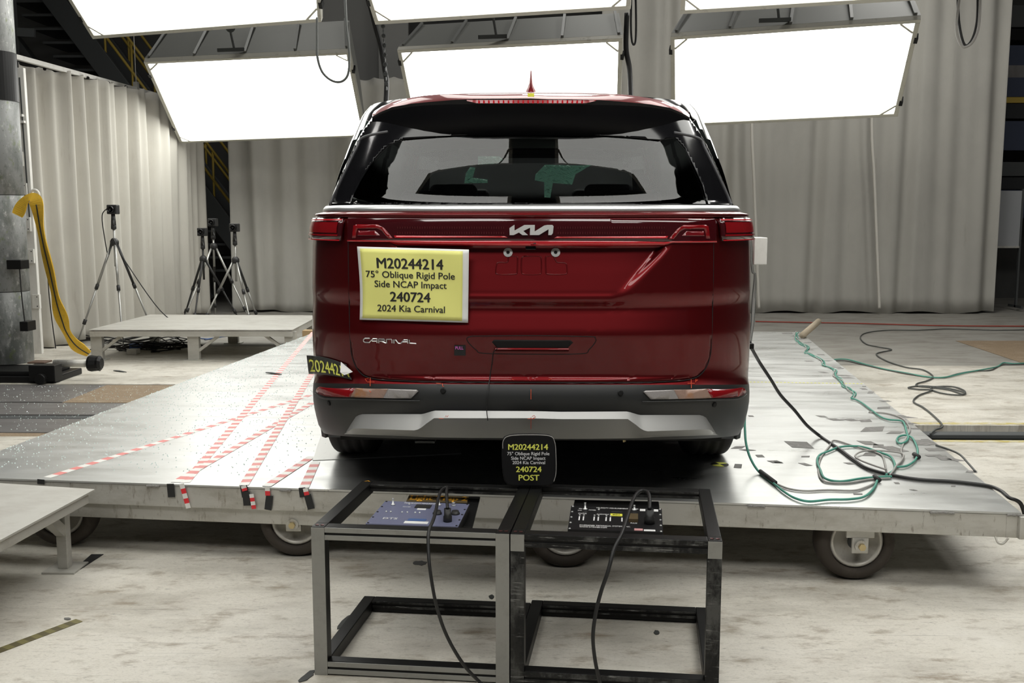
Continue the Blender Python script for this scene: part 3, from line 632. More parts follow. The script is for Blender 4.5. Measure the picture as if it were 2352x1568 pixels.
def patch(name, outline, mt, parent, d=.003, th=.004, holes=(), gs=.02, smooth=True, raw=False, dfun=None):
    bm = bmesh.new()
    def loop(o):
        pts = [(V(*q) if raw else srf(*q)) for q in o]; vs = [bm.verts.new((p.x, (p.z if not raw else p.y), 0)) for p in pts]
        return [bm.edges.new((vs[i], vs[(i+1) % len(vs)])) for i in range(len(vs))]
    es = loop(outline)
    for h in holes: es += loop(h)
    bmesh.ops.triangle_fill(bm, use_beauty=True, edges=es, normal=(0, 0, 1))
    xs = [v.co.x for v in bm.verts]; zs = [v.co.y for v in bm.verts]
    def cut(co, no):
        bmesh.ops.bisect_plane(bm, geom=bm.verts[:]+bm.edges[:]+bm.faces[:], plane_co=co, plane_no=no, dist=1e-6)
    k = math.floor(min(xs)/gs)+1
    while k*gs < max(xs): cut((k*gs, 0, 0), (1, 0, 0)); k += 1
    k = math.floor(min(zs)/gs)+1
    while k*gs < max(zs): cut((0, k*gs, 0), (0, 1, 0)); k += 1
    for v in bm.verts:
        x, z = v.co.x, v.co.y; v.co = on(x, z, d+(dfun(x, z) if dfun else 0))-(wloc(parent) if parent else V(0, 0, 0))
    bmesh.ops.recalc_face_normals(bm, faces=bm.faces)
    if sum(f.normal.y for f in bm.faces) > 0: bmesh.ops.reverse_faces(bm, faces=bm.faces)
    me = bpy.data.meshes.new(name); bm.to_mesh(me); bm.free()
    if smooth: me.polygons.foreach_set('use_smooth', [True]*len(me.polygons))
    o = bpy.data.objects.new(name, me); COL.objects.link(o); o.parent = parent; me.materials.append(mt)
    if th: s_ = o.modifiers.new('thickness', 'SOLIDIFY'); s_.thickness = th; s_.offset = -1
    return o
car = thing('minivan', 'dark red minivan seen squarely from behind on the platform', 'car', (0, 6.3, T0))
YF = [(.44, 8.75), (.9, 8.95), (1.25, 8.9), (1.36, 8.6), (1.44, 8.1), (1.50, 7.9), (2.02, 6.95), (2.06, 6.8)]
angs = [math.pi/2*(i/26) for i in range(27)]
def ring(z):
    """half ring from rear centre to front centre, right side"""
    W_ = interp(WT, z); out = []
    for a in angs:
        x = W_*math.sin(a)**(2/NN) if a > 0 else 0
        dp = DD*(1-max(0, math.cos(a))**(2/NN)); zz = z-drw(z)*min(1, dp/.5); out.append(V(x, smooth_i(YT, z)+dp+trap(x, z), zz))
    y0 = out[-1].y; yf = interp(YF, z); zz = out[-1].z; fr = .55
    n = 44
    for i in range(1, n+1): out.append(V(W_, lerp(y0, yf-fr, i/n), zz))
    for i in range(1, 13):
        a = math.pi/2*i/12; out.append(V(W_*math.cos(a)**(2/3.2) if i < 12 else 0, yf-fr+fr*math.sin(a)**(2/2.2), zz))
    return out
zl = [.44, .50, .56, .60, .64, .68, .72, .76, .80, .84, .872, .885, .90, .95, 1.0, 1.05, 1.08, 1.12, 1.15, 1.17, 1.19, 1.21, 1.25, 1.30, 1.35, 1.39, 1.415, 1.44, 1.47, 1.503, 1.512, 1.53, 1.55, 1.57, 1.60, 1.64, 1.68, 1.72, 1.76, 1.80, 1.84, 1.88, 1.92, 1.95, 1.975, 2.0]
RG = [ring(z) for z in zl]
wheelc = [(4.90, T0+.355), (7.99, T0+.355)]
groups = {}
for i in range(len(zl)-1):
    zc = (zl[i]+zl[i+1])/2
    for j in range(len(RG[0])-1):
        q = [RG[i][j], RG[i][j+1], RG[i+1][j+1], RG[i+1][j]]; c = sum(q, V(0, 0, 0))/4
        rear = j < 27
        if c.x > .6 and any((c.y-wy)**2+(c.z-wz)**2 < .40**2 for wy, wz in wheelc): continue
        if zc < .66 and c.y < 4.95: continue
        if zc < .878 and c.y < 4.55: g = 'bumper'
        elif zc < .62: g = 'sill'
        elif zc < 1.557: g = 'body_shell'
        else:
            if rear and c.x < interp([(1.557, .865), (1.70, .83), (1.83, .77), (1.96, .66)], zc) and zc < 1.96 and c.y < 4.6: continue   # opening behind the tailgate glass
            if 1.60 < zc < 1.93 and 4.75 < c.y < 7.0 and c.x > .5: g = 'side_window' if not (5.62 < c.y < 5.74 or 6.62 < c.y < 6.7) else 'window_pillar'
            elif c.y > 7.0-(zc-1.5)*0 and c.x < .72 and zc < 1.97: g = 'windscreen'
            elif c.y > 7.3 and c.x < .72: g = 'windscreen'
            else: g = 'window_pillar'
        for sx in (1, -1):
            nm = g+('R' if sx > 0 and g == 'side_window' else ''); mb = groups.setdefault(nm, MB())
            qq = [V(p.x*sx, p.y, p.z) for p in q]; mb.add(qq if sx > 0 else qq[::-1], [(0, 1, 2, 3)])
def weld(o, dist=.0005):
    bm = bmesh.new(); bm.from_mesh(o.data); bmesh.ops.remove_doubles(bm, verts=bm.verts, dist=dist); bmesh.ops.recalc_face_normals(bm, faces=bm.faces)
    bm.to_mesh(o.data); bm.free(); o.data.polygons.foreach_set('use_smooth', [True]*len(o.data.polygons)); return o
GM = {'bumper': M_plastic, 'sill': M_plastic, 'body_shell': M_red, 'side_window': M_sideglass, 'side_windowR': M_sideglass, 'windscreen': M_wglass, 'window_pillar': M_glossblack}
for k, mb in groups.items():
    o = weld(mb.build(k.replace('R', ''), GM[k], car, norm=False))
# roof
rows = []
for i in range(25):
    y = lerp(4.16, 7.05, i/24); row = []
    zc_ = interp([(4.16, 2.000), (4.35, 2.04), (4.8, 2.07), (5.6, 2.08), (6.5, 2.06), (7.05, 2.01)], y)
    for j in range(-14, 15):
        u = j/14; yy = lerp(4.14+dplan(.74*u, 1.98), 7.05, i/24); row.append(V(.757*u, yy, zc_-(zc_-1.955)*abs(u)**4.5))
    rows.append(row)
MB().grid(rows).build('roof', M_red, car, smooth=True)
mb = MB()
for sx in (-1, 1): mb.tube([V(sx*.67, 4.9, 2.03), V(sx*.66, 5.1, 2.085), V(sx*.64, 6.6, 2.085), V(sx*.63, 6.8, 2.04)], .014, 8)
mb.build('roof_rail', M_glossblack, car, smooth=True)
# spoiler by lofting traced lines: roof joint, top edge, lip, underside, glass joint
sx_ = [855, 862, 872, 885, 900, 920, 945, 975, 1010, 1040, 1080, 1130, 1180, 1219.5]
top = [(855, 262), (872, 247), (900, 235), (920, 229), (945, 224), (975, 219.5), (1010, 216.5), (1035, 215), (1045, 217), (1100, 217), (1219.5, 215.5)]
lip = [(855, 268), (872, 258), (900, 246), (945, 238), (975, 235), (1040, 229.5), (1080, 227.5), (1130, 226.5), (1219.5, 226)]
lip2 = [(855, 272), (872, 263), (900, 252), (945, 245), (975, 242), (1040, 239.5), (1130, 239), (1219.5, 239)]
bot = [(855, 300), (872, 302), (890, 306), (900, 314), (915, 320), (945, 324), (975, 323.5), (1010, 322), (1080, 317), (1130, 314), (1180, 312), (1219.5, 311.5)]
def spy(px): u = abs(px-1219.5)/364.5; return 3.93+.30*u**3.2
def sp(tab, px, add, mir):
    y = interp(tab, px); Y = spy(px)+add; X = px if not mir else 2439-px; p = ony(X, y+(1.5 if mir else 0), Y); return p
cols = [(x, False) for x in sx_]+[(x, True) for x in sx_[:-1][::-1]]
def spl(tab, add): return [sp(tab, x, add, m_) for x, m_ in cols]
def botl(add):
    return [sp(bot, x, .065+add, m_) for x, m_ in cols]
tl = spl(top, .035); ll = spl(lip, 0); l2 = spl(lip2, .004); bl = botl(0)
roofj = [V(p.x*.99, 4.2+.1*abs(p.x), p.z+.012) for p in tl]
mid = [a.lerp(b, .5)+V(0, -.02, 0) for a, b in zip(l2, bl)]
sp_o = MB().grid([roofj, tl, ll]).build('spoiler', M_red, car, smooth=True)
MB().grid([ll, l2]).build('spoiler_lip', M_glossblack, sp_o, smooth=True)
mb = MB(); mb.grid([l2, [a.lerp(b, .25)+V(0, -.006, 0) for a, b in zip(l2, bl)], mid, [a.lerp(b, .8)+V(0, -.014, 0) for a, b in zip(l2, bl)], bl, [V(p.x, p.y+.25, p.z+.02) for p in bl]]); mb.build('spoiler_underside', M_satin, sp_o, smooth=True)
# brake light in the lip
def spp(px, py, d): u = abs(px-1219.5); return ony(px, py, 3.93+.30*(u/364.5)**3.2-d)
bt = [(x, 227.5+.0*x, ) for x in (1072,)]
xs = [1072+i*(1369-1072)/40 for i in range(41)]
MB().grid([[spp(x, 229.5+.5*(x > 1300), .002) for x in xs], [spp(x, 231+6*min(1, (x-1070)/25, (1371-x)/25), .006) for x in xs]]).build('brake_light', M_lens, car, smooth=True)
mb = MB()
for i in range(22):
    x = 1100+i*11.3; p = spp(x, 234, .009); mb.box(p-V(.003, .001, .006), p+V(.003, .001, .006))
mb.build('led_element', M_lens2, car)
# yellow tape at roof edge
mb = MB(); mb.prism([spp(1212, 214, .004), spp(1227, 214, .004), spp(1227, 222, .004), spp(1212, 222, .004)], (0, .003, 0)); tag(mb.build('tape_piece', M_ytape), 'small yellow tape square on the roof edge below the antenna', 'tape')
# antenna
ac = V(0.0, 4.75, 2.078); mb = MB()
pr = [(-.045, .10), (.012, .165)]
prof = [(0, .062, .030), (.012, .060, .027), (.03, .05, .017), (.05, .042, .010), (.08, .030, .006), (.105, .018, .004), (.112, .008, .003)]
rows = []
for (h, ly, lx) in prof: rows.append([ac+V(lx*math.cos(t_*math.pi/8), ly*math.sin(t_*math.pi/8)+h*.35, h+.002) for t_ in range(16)])
mb.grid(rows, True); mb.add(rows[-1], [tuple(range(16))]); mb.build('antenna', M_red, car, smooth=True)
# ---- tailgate
tg = [(803, 500), (803, 560), (805, 700), (808, 790), (812, 818), (822, 842), (838, 859), (860, 868), (900, 872), (1000, 875), (1219.5, 877)]
TG = tg+MX(tg)[1:]
patch('tailgate', TG, M_red, car, .006, .012, gs=.0125)
def line(name, pts, r, mt, parent, d=.004, n=5, closed=False, seg=6):
    pp = catmull([V(x, y, 0) for x, y in (pts+[pts[0]] if closed else pts)], n) if n > 1 else [V(x, y, 0) for x, y in pts]
    mb = MB(); mb.tube([srf(p.x, p.y, d) for p in pp], r, seg); return mb.build(name, mt, parent, smooth=True)
tgg = bpy.data.objects['tailgate']
line('seam', [(802, 500), (802, 560), (804, 700), (807, 790), (811, 820), (821, 845), (837, 862), (859, 871), (900, 875), (1000, 878), (1219.5, 880)]+MX([(802, 500), (802, 560), (804, 700), (807, 790), (811, 820), (821, 845), (837, 862), (859, 871), (900, 875), (1000, 878), (1219.5, 880)])[1:], .0024, M_seam, tgg, .004)
# lights
lb = patch('light_bar', [(803.5, 503.5), (1219, 505), (1641, 506), (1641, 556), (1219, 556), (803.5, 553.5)], M_lensdark, tgg, .012, .012, gs=.014)
sig = [(814, 547), (814.5, 536), (817, 519), (824, 516), (872, 516), (886, 524), (903, 544), (907, 548), (895, 548), (881, 531), (870, 525), (826, 525), (823, 536), (822, 547)]
sg2 = [(827, 530), (866, 530), (877, 541), (826, 541)]
ln1 = [(908, 541), (1160, 542.5), (1167, 546), (910, 546)]
ln2 = [(803, 551.5), (1219, 553), (1641, 553.5), (1641, 557), (1219, 556.5), (803, 554.8)]
for nm, s_, m_ in (('lamp_signature', sig, M_lens), ('lamp_reflector', sg2, mat('dim_red_reflector', (.16, .006, .01), .25, 0, 1)), ('light_line', ln1, M_lens2)):
    patch(nm, s_, m_, lb, .0135, .002, gs=.03); patch(nm, MX(s_, 1.2), m_, lb, .0135, .002, gs=.03)
patch('light_line', ln2, M_lens2, lb, .0135, .002, gs=.03)
mb = MB()
for k in range(44):
    for r_ in range(2):
        for sx in (1, -1):
            x = 1219.5+sx*(62+k*5.6); p = srf(x, 523+r_*12, .0135); mb.box(p-V(.001, .0006, .004), p+V(.001, .0006, .004))
mb.build('lens_texture', mat('lens_flute', (.09, .01, .012), .4), lb)
# outer tail lamps wrap round the body corner
for sx in (-1, 1):
    def wrap(z0, z1, a0_, a1_, d, nz=4, na=16):
        rows = []
        for i in range(nz+1):
            z = lerp(z0, z1, i/nz); row = []
            for k in range(na+1):
                a = lerp(a0_, a1_, k/na); W_ = interp(WT, z); x = W_*math.sin(a)**(2/NN); y = smooth_i(YT, z)+DD*(1-max(0, math.cos(a))**(2/NN))
                nx = math.sin(a)**(2-2/NN); ny = -max(0, math.cos(a))**(2-2/NN); row.append(V(sx*(x+nx*d), y+ny*d, z))
            rows.append(row)
        return rows
    aS = math.asin((.742/.95)**(NN/2)); r0_ = wrap(1.417, 1.502, aS, 1.50, .008)
    # slant the outer end
    for i, r_ in enumerate(r0_):
        pass
    tl_ = MB().grid(r0_).build('tail_lamp', M_lensdark, car, smooth=True)
    s_ = tl_.modifiers.new('thickness', 'SOLIDIFY'); s_.thickness = .012; s_.offset = 1
    MB().grid(wrap(1.448, 1.490, aS+.03, 1.25, .0235)).build('lamp_element', M_lens, tl_, smooth=True)
    MB().grid(wrap(1.417, 1.421, aS, 1.45, .0235)).build('light_line', M_lens2, tl_, smooth=True)
    MB().grid(wrap(1.497, 1.502, aS, 1.50, .0235)).build('lamp_edge', M_lens2, tl_, smooth=True)
    MB().grid(wrap(1.435, 1.442, aS+.02, 1.3, .0235)).build('lamp_strip', M_lens, tl_, smooth=True)
# chrome strip and red ledge
MB().grid([[on(x/40*.905, z_, d_) for x in range(-40, 41)] for z_, d_ in ((1.529, .002), (1.531, .009), (1.541, .011), (1.550, .010), (1.553, .004))]).build('chrome_strip', M_chrome, tgg, smooth=True)
MB().grid([[on(x/40*min(.915, interp(WT, z_)*.985), z_, d_) for x in range(-40, 41)] for z_, d_ in ((1.505, .006), (1.507, .017), (1.510, .018), (1.527, .005), (1.530, .004))]).build('ledge', M_red, tgg, smooth=True)
# rear window: black surround with opening, glass
gin = [(806, 470), (815, 448), (830, 418), (850, 385), (872, 357), (893, 337), (925, 322), (1000, 316), (1219.5, 305)]
sur = [(757, 473), (775, 432), (797, 382), (818, 335), (838, 300), (858, 272), (900, 262), (1219.5, 258)]
gout = gin[::-1]
hole = [(806, 472)]+gin[1:]+MX(gin)[1:-1]+[(1598, 440), (1607, 472)]
hole = [(806, 472), (815, 448), (830, 418), (850, 385), (872, 357), (893, 337), (925, 322), (1000, 316), (1219.5, 305), (1439, 317), (1514, 324), (1548, 318), (1572, 345), (1592, 385), (1612, 430), (1625, 473)]
SURR = sur+MX(sur)[1:]
patch('window_surround', SURR, M_glossblack, tgg, .008, .004, holes=[hole], gs=.011)
patch('rear_window', hole, M_glass, tgg, .002, 0, gs=.02)
# narrow white slit of the left edge: pale side trim strip
line('glass_seal', [(762, 471), (792, 405), (822, 343), (838, 318), (893, 305)], .006, M_int2, tgg, .008)
line('glass_seal', MX([(762, 471), (792, 405), (822, 343), (838, 318), (893, 305)]), .006, M_int2, tgg, .008)
# badge
KL = [(1171, 540), (1170.5, 524), (1182, 516.3), (1182, 529.6), (1204.6, 516.8), (1228.4, 516.8), (1228, 531.6), (1250, 518), (1257, 516.8), (1268.4, 516.8), (1271, 520), (1269.4, 535.5), (1266, 539.8), (1259, 539.8), (1259.7, 526.5), (1238, 539.8), (1217, 539.8), (1217.6, 523), (1202, 530.5), (1213, 540), (1200, 540), (1192, 534), (1180, 540)]
patch('maker_badge', KL, M_chromed, tgg, .024, .010, gs=.05, smooth=False)
CA = [[(853, 775), (842, 775), (838.5, 778), (838.5, 782), (841, 784), (850, 784.5)], [(851, 785), (860, 776), (869, 776), (869, 785.5)], [(858, 781.5), (868, 781.5)], [(873, 786), (873, 776.5), (885, 777), (886.5, 779.5), (884, 781.5), (875, 781.5)], [(880, 782), (889, 786)], [(890.5, 786), (890.5, 777.5), (901, 777.5), (903, 779), (903, 786)], [(907.5, 778), (907.5, 786.5)], [(910.5, 778), (917.5, 786.5), (923, 786.5), (930, 778.5), (938, 778.5), (939, 786.5)], [(927, 783), (938, 783)], [(942, 778.5), (943, 786), (958, 787)]]
mb = MB()
for st_ in CA: mb.tube([srf(x, y, .010) for x, y in st_], .0025, 6)
mb.build('model_lettering', M_chrome, tgg)
# number-plate fittings
for px in (1167, 1276):
    c = srf(px, 580.5, .006); mb = MB(); mb.lathe([(.0175, .0), (.0175, -.004), (.007, -.0055), (.0055, -.0015)], c, nrm(c.x, c.z)*-1, 24); o = mb.build('plate_screw', M_chromed, tgg)
    mb = MB(); mb.lathe([(.0055, 0), (.0055, -.0062)], c, nrm(c.x, c.z)*-1, 12); mb.build('screw_hole', M_seam, o)
def rr(x0, y0, x1, y1, r=6): return [(x0+r, y0), (x1-r, y0), (x1, y0+r), (x1, y1-r), (x1-r, y1), (x0+r, y1), (x0, y1-r), (x0, y0+r)]
for sh in (rr(1198, 589, 1243, 630), [(1168, 589), (1186, 589), (1189, 594), (1188, 624), (1183, 630), (1144, 630), (1139, 624), (1141, 607), (1147, 603), (1164, 603), (1167, 598)], [(1271, 589), (1257, 589), (1253, 594), (1254, 624), (1259, 630), (1297, 630), (1302, 624), (1301, 608), (1295, 604), (1280, 603), (1276, 598)]):
    line('embossed_outline', sh, .0028, M_red, tgg, .005, 3, True)
# camera nub
mb = MB(); c = srf(1219, 562, .012); mb.box(c-V(.02, .01, .008), c+V(.02, .012, .006)); mb.build('reversing_camera', M_glossblack, tgg, bevel=.003)
# handle
HO = [(1085, 771), (1219, 770), (1352, 772), (1366, 775), (1367, 784), (1352, 802), (1335, 811), (1219, 812), (1112, 810), (1095, 803), (1077, 786), (1073, 775)]
line('handle_outline', HO, .0018, M_seam, tgg, .006, 4, True)
hr = patch('handle_recess', [(1135, 779), (1310, 780), (1316, 785), (1308, 793), (1298, 803), (1148, 803), (1138, 793), (1130, 784)], M_seam, tgg, .0075, .003)
MB().grid([[srf(lerp(1138, 1306, k/20), y_+.5*k/20, d_) for k in range(21)] for y_, d_ in ((797, .008), (798.5, .016), (801, .016), (805, .007))]).build('handle_lip', M_red, hr, smooth=True)
# ---- bumper dressing
for sgn in (0, 1):
    f_ = (lambda q: q) if not sgn else MX
    R_ = [(728, 898), (731, 891), (737, 888), (818, 891), (807, 911.5), (748, 909), (734, 904)]
    A_ = [(818, 891), (893, 893), (882, 913.5), (807, 911.5)]; C_ = [(893, 893), (957, 895), (962, 898), (945, 914.5), (882, 913.5)]
    bl_ = patch('bumper_lamp', f_(R_), M_lens, car, .006, .006, gs=.03)
    patch('amber_section', f_(A_), M_amber, bl_, .006, .006, gs=.03); patch('clear_section', f_(C_), M_clear, bl_, .006, .006, gs=.03)
    line('lamp_lip', f_([(728, 903), (745, 913), (807, 916), (945, 919), (966, 919)]), .0025, M_plastic, bl_, .008)
xs_l = [795, 800, 806, 812, 818, 825, 833, 845, 870, 900, 940, 960, 968, 975, 985, 992, 1000, 1030, 1080, 1150, 1219.5]
tt = [(795, 991), (806, 974), (818, 956), (825, 952), (833, 950), (968, 950), (978, 948), (990, 944), (1000, 942), (1219.5, 943)]
tc = [(795, 991.5), (806, 982), (818, 973), (825, 969), (838, 968), (960, 968), (972, 966), (985, 958), (1000, 950.5), (1219.5, 950.5)]
tb = [(795, 992), (930, 996), (975, 999), (1080, 1000.5), (1219.5, 1001)]
def sk(tab, d): return [srf(x, interp(tab, x), d) for x in xs_l]+[srf(2439-x, interp(tab, x)+2, d) for x in xs_l[:-1][::-1]]
T1 = sk(tt, .002); T2 = [srf(x, interp(tc, x), interp([(795, .004), (822, .045), (965, .055), (1000, .026)], x)) for x in xs_l]+[srf(2439-x, interp(tc, x)+2, interp([(795, .004), (822, .045), (965, .055), (1000, .026)], x)) for x in xs_l[:-1][::-1]]; T4 = sk(tb, .012); T3 = [a.lerp(b, .55)+V(0, -.006, 0) for a, b in zip(T2, T4)]
def low(P, k): return [V(p.x, p.y+k, p.z-.004) for p in P]
MB().grid([T1, [a.lerp(b, .9) for a, b in zip(T1, T2)], T2, T3, T4, low(T4, .25)]).build('skid_plate', M_skid, car, smooth=True)
sko = bpy.data.objects['skid_plate']; e_ = sko.modifiers.new('edges', 'EDGE_SPLIT'); e_.split_angle = .45
for px, py in ((756, 925), (1641, 929), (1018, 897), (1425, 902)):
    c = srf(px, py, .001); MB().lathe([(.011, 0), (.011, -.003), (.008, -.004)], c, nrm(c.x, c.z)*-1, 20).build('parking_sensor', M_black, car)
# orange alignment marks drawn on the car
mb = MB()
def mk(pts): mb.tube([srf(x, y, .009) for x, y in pts], .0011, 5)
for s_ in ([(853, 870), (853, 888)], [(846, 880), (862, 880)], [(849, 871), (841, 873), (845, 879)], [(1003, 883), (1014, 884)], [(1017, 884), (1018, 889), (1021, 889)], [(1219.5, 894), (1219.5, 916)], [(1219.5, 946), (1219.5, 972)], [(1212, 949), (1228, 949)], [(1222, 945), (1227, 943), (1230, 946), (1224, 948)], [(1585, 874), (1585, 892)], [(1577, 883), (1593, 883)], [(1595, 881), (1596, 873), (1600, 875), (1596, 878)], [(1176, 874.5), (1181, 876)], [(1260, 876), (1267, 873)], [(1012, 948), (1022, 949)], [(1026, 946), (1028, 943), (1030, 946), (1033, 943)], [(851, 897), (855, 901)]):
    mb.tube([srf(x, y, .009 if y < 940 else .034) for x, y in s_], .0011, 5)
mb.build('alignment_mark', M_grease, car)
# underbody, floor pan
mb = MB(); mb.box((-.80, 4.1, T0+.24), (.80, 8.6, T0+.30)); mb.box((-.60, 4.02, T0+.30), (.60, 4.1, T0+.36)); mb.build('floor_pan', M_under, car)
mb = MB(); mb.tube([V(-.72, 4.9, T0+.33), V(.72, 4.9, T0+.33)], .05, 10); mb.box((-.35, 4.5, T0+.2), (.35, 4.8, T0+.27)); mb.build('rear_axle', M_under, car)
mb = MB()
for (a, b) in (((955, 1009), (1000, 1014)), ((1440, 1003), (1485, 1007))):
    p = ony(*a, 4.15); q = ony(*b, 4.15); mb.box((p.x, 4.12, q.z), (q.x, 4.2, p.z))
mb.build('hanger_bracket', M_steelD, car)
MB().tube([ony(1410, 1003, 4.1), ony(1432, 1006, 4.1), ony(1434, 1014, 4.1)], .008, 8).build('exhaust_hanger', M_bolt, car)
# wheels
def wheel(x, y):
    c = V(x, y, T0+.357); R = .357; hw = .118; sx = 1 if x > 0 else -1; prof = []
    for k in range(33):
        an = math.pi*k/32; u = -math.cos(an); rr_ = .235+(R-.235)*(1-abs(u)**7)**(1/3.0) if abs(u) < 1 else .235
        if abs(abs(u)-.42) < .05 or abs(u) < .05: rr_ -= .006
        prof.append((rr_, hw*u))
    t = MB().lathe(prof, c, (1, 0, 0), 56, close=True).build('tyre', M_rubber, car, smooth=True)
    MB().lathe([(.232, -hw*.85), (.232, hw*.85), (.22, hw*.8), (.20, hw*.3), (.05, hw*.3), (.05, -hw*.85)], c, (sx, 0, 0), 40).build('alloy_rim', M_chromed, t)
    mb = MB()
    for k in range(5):
        a = 2*math.pi*k/5; d_ = V(0, math.cos(a), math.sin(a)); mb.beam(c+d_*.04+V(sx*hw*.6, 0, 0), c+d_*.215+V(sx*hw*.75, 0, 0), .05, .02, up=(1, 0, 0))
    mb.build('wheel_spoke', M_glossblack, t, bevel=.004)
for x in (-.86, .86):
    for y, _ in wheelc: wheel(x, y)
mb = MB()
for sx in (-1, 1):
    for wy, wz in wheelc:
        mb.tube([V(sx*.955, wy+.395*math.cos(a*math.pi/18), wz+.395*math.sin(a*math.pi/18)) for a in range(-3, 22)], .022, 6)
        rows = [[V(sx*(.95-.30*k/2), wy+.41*math.cos(a*math.pi/18), wz+.41*math.sin(a*math.pi/18)) for a in range(-3, 22)] for k in range(3)]; mb.grid(rows)
mb.build('wheel_arch', M_plastic, car, smooth=True)
for sx in (-1, 1):
    mb = MB(); c = V(sx*1.06, 7.2, 1.58); mb.box(c-V(.1, .05, .07), c+V(.1, .05, .07)); mb.box(c+V(-.12 if sx > 0 else .08, -.02, -.07), c+V(-.08 if sx > 0 else .14, .02, -.04)); mb.build('door_mirror', M_glossblack, car, bevel=.03, seg=4)
# ---- interior
MB().box((-.86, 4.25, .80), (.86, 8.0, .84)).build('cabin_floor', M_int, car)
rows = [[V(.70*u/8, y, 1.985-.03*abs(u/8)**3) for u in range(-8, 9)] for y in (4.5, 5.2, 6, 7)]; MB().grid(rows).build('headliner', M_head, car, smooth=True)
MB().box((-.80, 7.4, 1.0), (.80, 7.9, 1.42)).build('dashboard', M_int, car, bevel=.05)
MB().box((-.86, 4.15, .84), (.86, 4.22, 1.5)).build('tailgate_inner', M_int, car)
def seat(x, y, w_, top_, nm='seat'):
    s_ = MB(); s_.box((x-w_/2, y, .84), (x+w_/2, y+.5, 1.15)); s_.box((x-w_/2, y-.08, 1.1), (x+w_/2, y+.08, top_)); o = s_.build(nm, M_int2, car, bevel=.05, seg=4)
    MB().box((x-.14, y-.1, top_+.03), (x+.14, y, top_+.20)).build('headrest', M_int2, o, bevel=.04, seg=4); return o
for x in (-.42, .42): seat(x, 6.9, .5, 1.50)
for x in (-.45, .45): seat(x, 5.9, .5, 1.50)
for x in (-.5, .5): seat(x, 5.0, .55, 1.44)
# arched side trims and folded curtain seen low in the window
M_crack = bpy.data.materials.new('crazed_green_glass'); M_crack.use_nodes = True; _n = M_crack.node_tree.nodes; _n.remove(_n['Principled BSDF'])
_t = _n.new('ShaderNodeBsdfTranslucent'); _t.inputs[0].default_value = (.16, .32, .25, 1); M_crack.node_tree.links.new(_t.outputs[0], _n['Material Output'].inputs[0])
M_crackline = bpy.data.materials.new('crack_line'); M_crackline.use_nodes = True; _n = M_crackline.node_tree.nodes; _n.remove(_n['Principled BSDF'])
_t = _n.new('ShaderNodeBsdfTranslucent'); _t.inputs[0].default_value = (.85, .95, .9, 1); M_crackline.node_tree.links.new(_t.outputs[0], _n['Material Output'].inputs[0])
# crazed windscreen glass showing between the seats
rnd2 = random.Random(3)
for k, poly in enumerate(([(1098, 359), (1148, 359), (1155, 366), (1143, 376), (1098, 378)], [(1080, 383), (1092, 385), (1086, 408), (1120, 412), (1120, 420), (1066, 421), (1070, 398)], [(1252, 378), (1330, 380), (1360, 378), (1322, 400), (1314, 424), (1270, 420), (1264, 454), (1250, 453), (1250, 418), (1228, 414), (1230, 400)])):
    mb = MB(); pp = [ony(px, py, 7.02) for px, py in poly]; mb.add(pp, [tuple(range(len(pp)))]); o = mb.build('crazed_glass', M_crack, car)
    mb = MB(); x0, x1 = min(p[0] for p in poly), max(p[0] for p in poly); y0, y1 = min(p[1] for p in poly), max(p[1] for p in poly)
    def inside(x, y):
        c_ = False; j = len(poly)-1
        for i in range(len(poly)):
            if (poly[i][1] > y) != (poly[j][1] > y) and x < (poly[j][0]-poly[i][0])*(y-poly[i][1])/(poly[j][1]-poly[i][1])+poly[i][0]: c_ = not c_
            j = i
        return c_
    cnt = 0
    while cnt < (130 if k == 2 else 45):
        x, y = rnd2.uniform(x0, x1), rnd2.uniform(y0, y1); dx = rnd2.uniform(3, 9); dy = dx*(.45 if rnd2.random() < .7 else -.5)
        if inside(x, y) and inside(x+dx, y+dy): mb.ribbon([ony(x, y, 7.01), ony(x+dx, y+dy, 7.01)], .0035, (0, -1, 0), .0003); cnt += 1
    mb.build('crack_line', M_crackline, o)

# ---- things stuck on the car
ps = thing('paper_sign', 'large yellow and white printed test sheet taped on the tailgate', 'sign', srf(949, 734, .01))
C4 = [srf(822, 566, 0), srf(1077, 573, 0), srf(1075, 741, 0), srf(826, 734, 0)]
def pap(u, v, d=0):      # u right 0..1, v up 0..1
    px = lerp(lerp(826, 1075, u), lerp(822, 1077, u), v)+2.5*math.sin(v*4)*(1-u); py = lerp(lerp(734, 741, u), lerp(566, 573, u), v)
    s_ = srf(px, py, 0); base = 3.782+dplan(s_.x, 1.3); Y = min(s_.y, base)-.016+.003*math.sin(u*7+v*5)-d; return ony(px, py, Y)
def sheet(u0, v0, u1, v1, d, m_, nm, par):
    mb = MB(); mb.grid([[pap(lerp(u0, u1, i/24), lerp(v0, v1, j/16), d) for i in range(25)] for j in range(17)]); o = mb.build(nm, m_, par, smooth=True, norm=False)
    s_ = o.modifiers.new('thickness', 'SOLIDIFY'); s_.thickness = .0006; return o
sheet(0, 0, 1, 1, 0, M_paper, 'paper', ps); sheet(.024, .022, .945, .975, .0010, M_yellow, 'printed_area', ps)
for s_, (u0, u1, vb, vc), bo in (('M20244214', (.165, .77, .715, .855), .035), ('75° Oblique Rigid Pole', (.06, .875, .585, .675), .022), ('Side NCAP Impact', (.135, .80, .455, .545), .022), ('240724', (.275, .65, .265, .395), .035), ('2024 Kia Carnival', (.16, .785, .125, .215), .022)):
    text('printed_text', s_, (u0, u1, vb, vc), lambda u, v: pap(u, v, .002), M_ink, ps, bo)
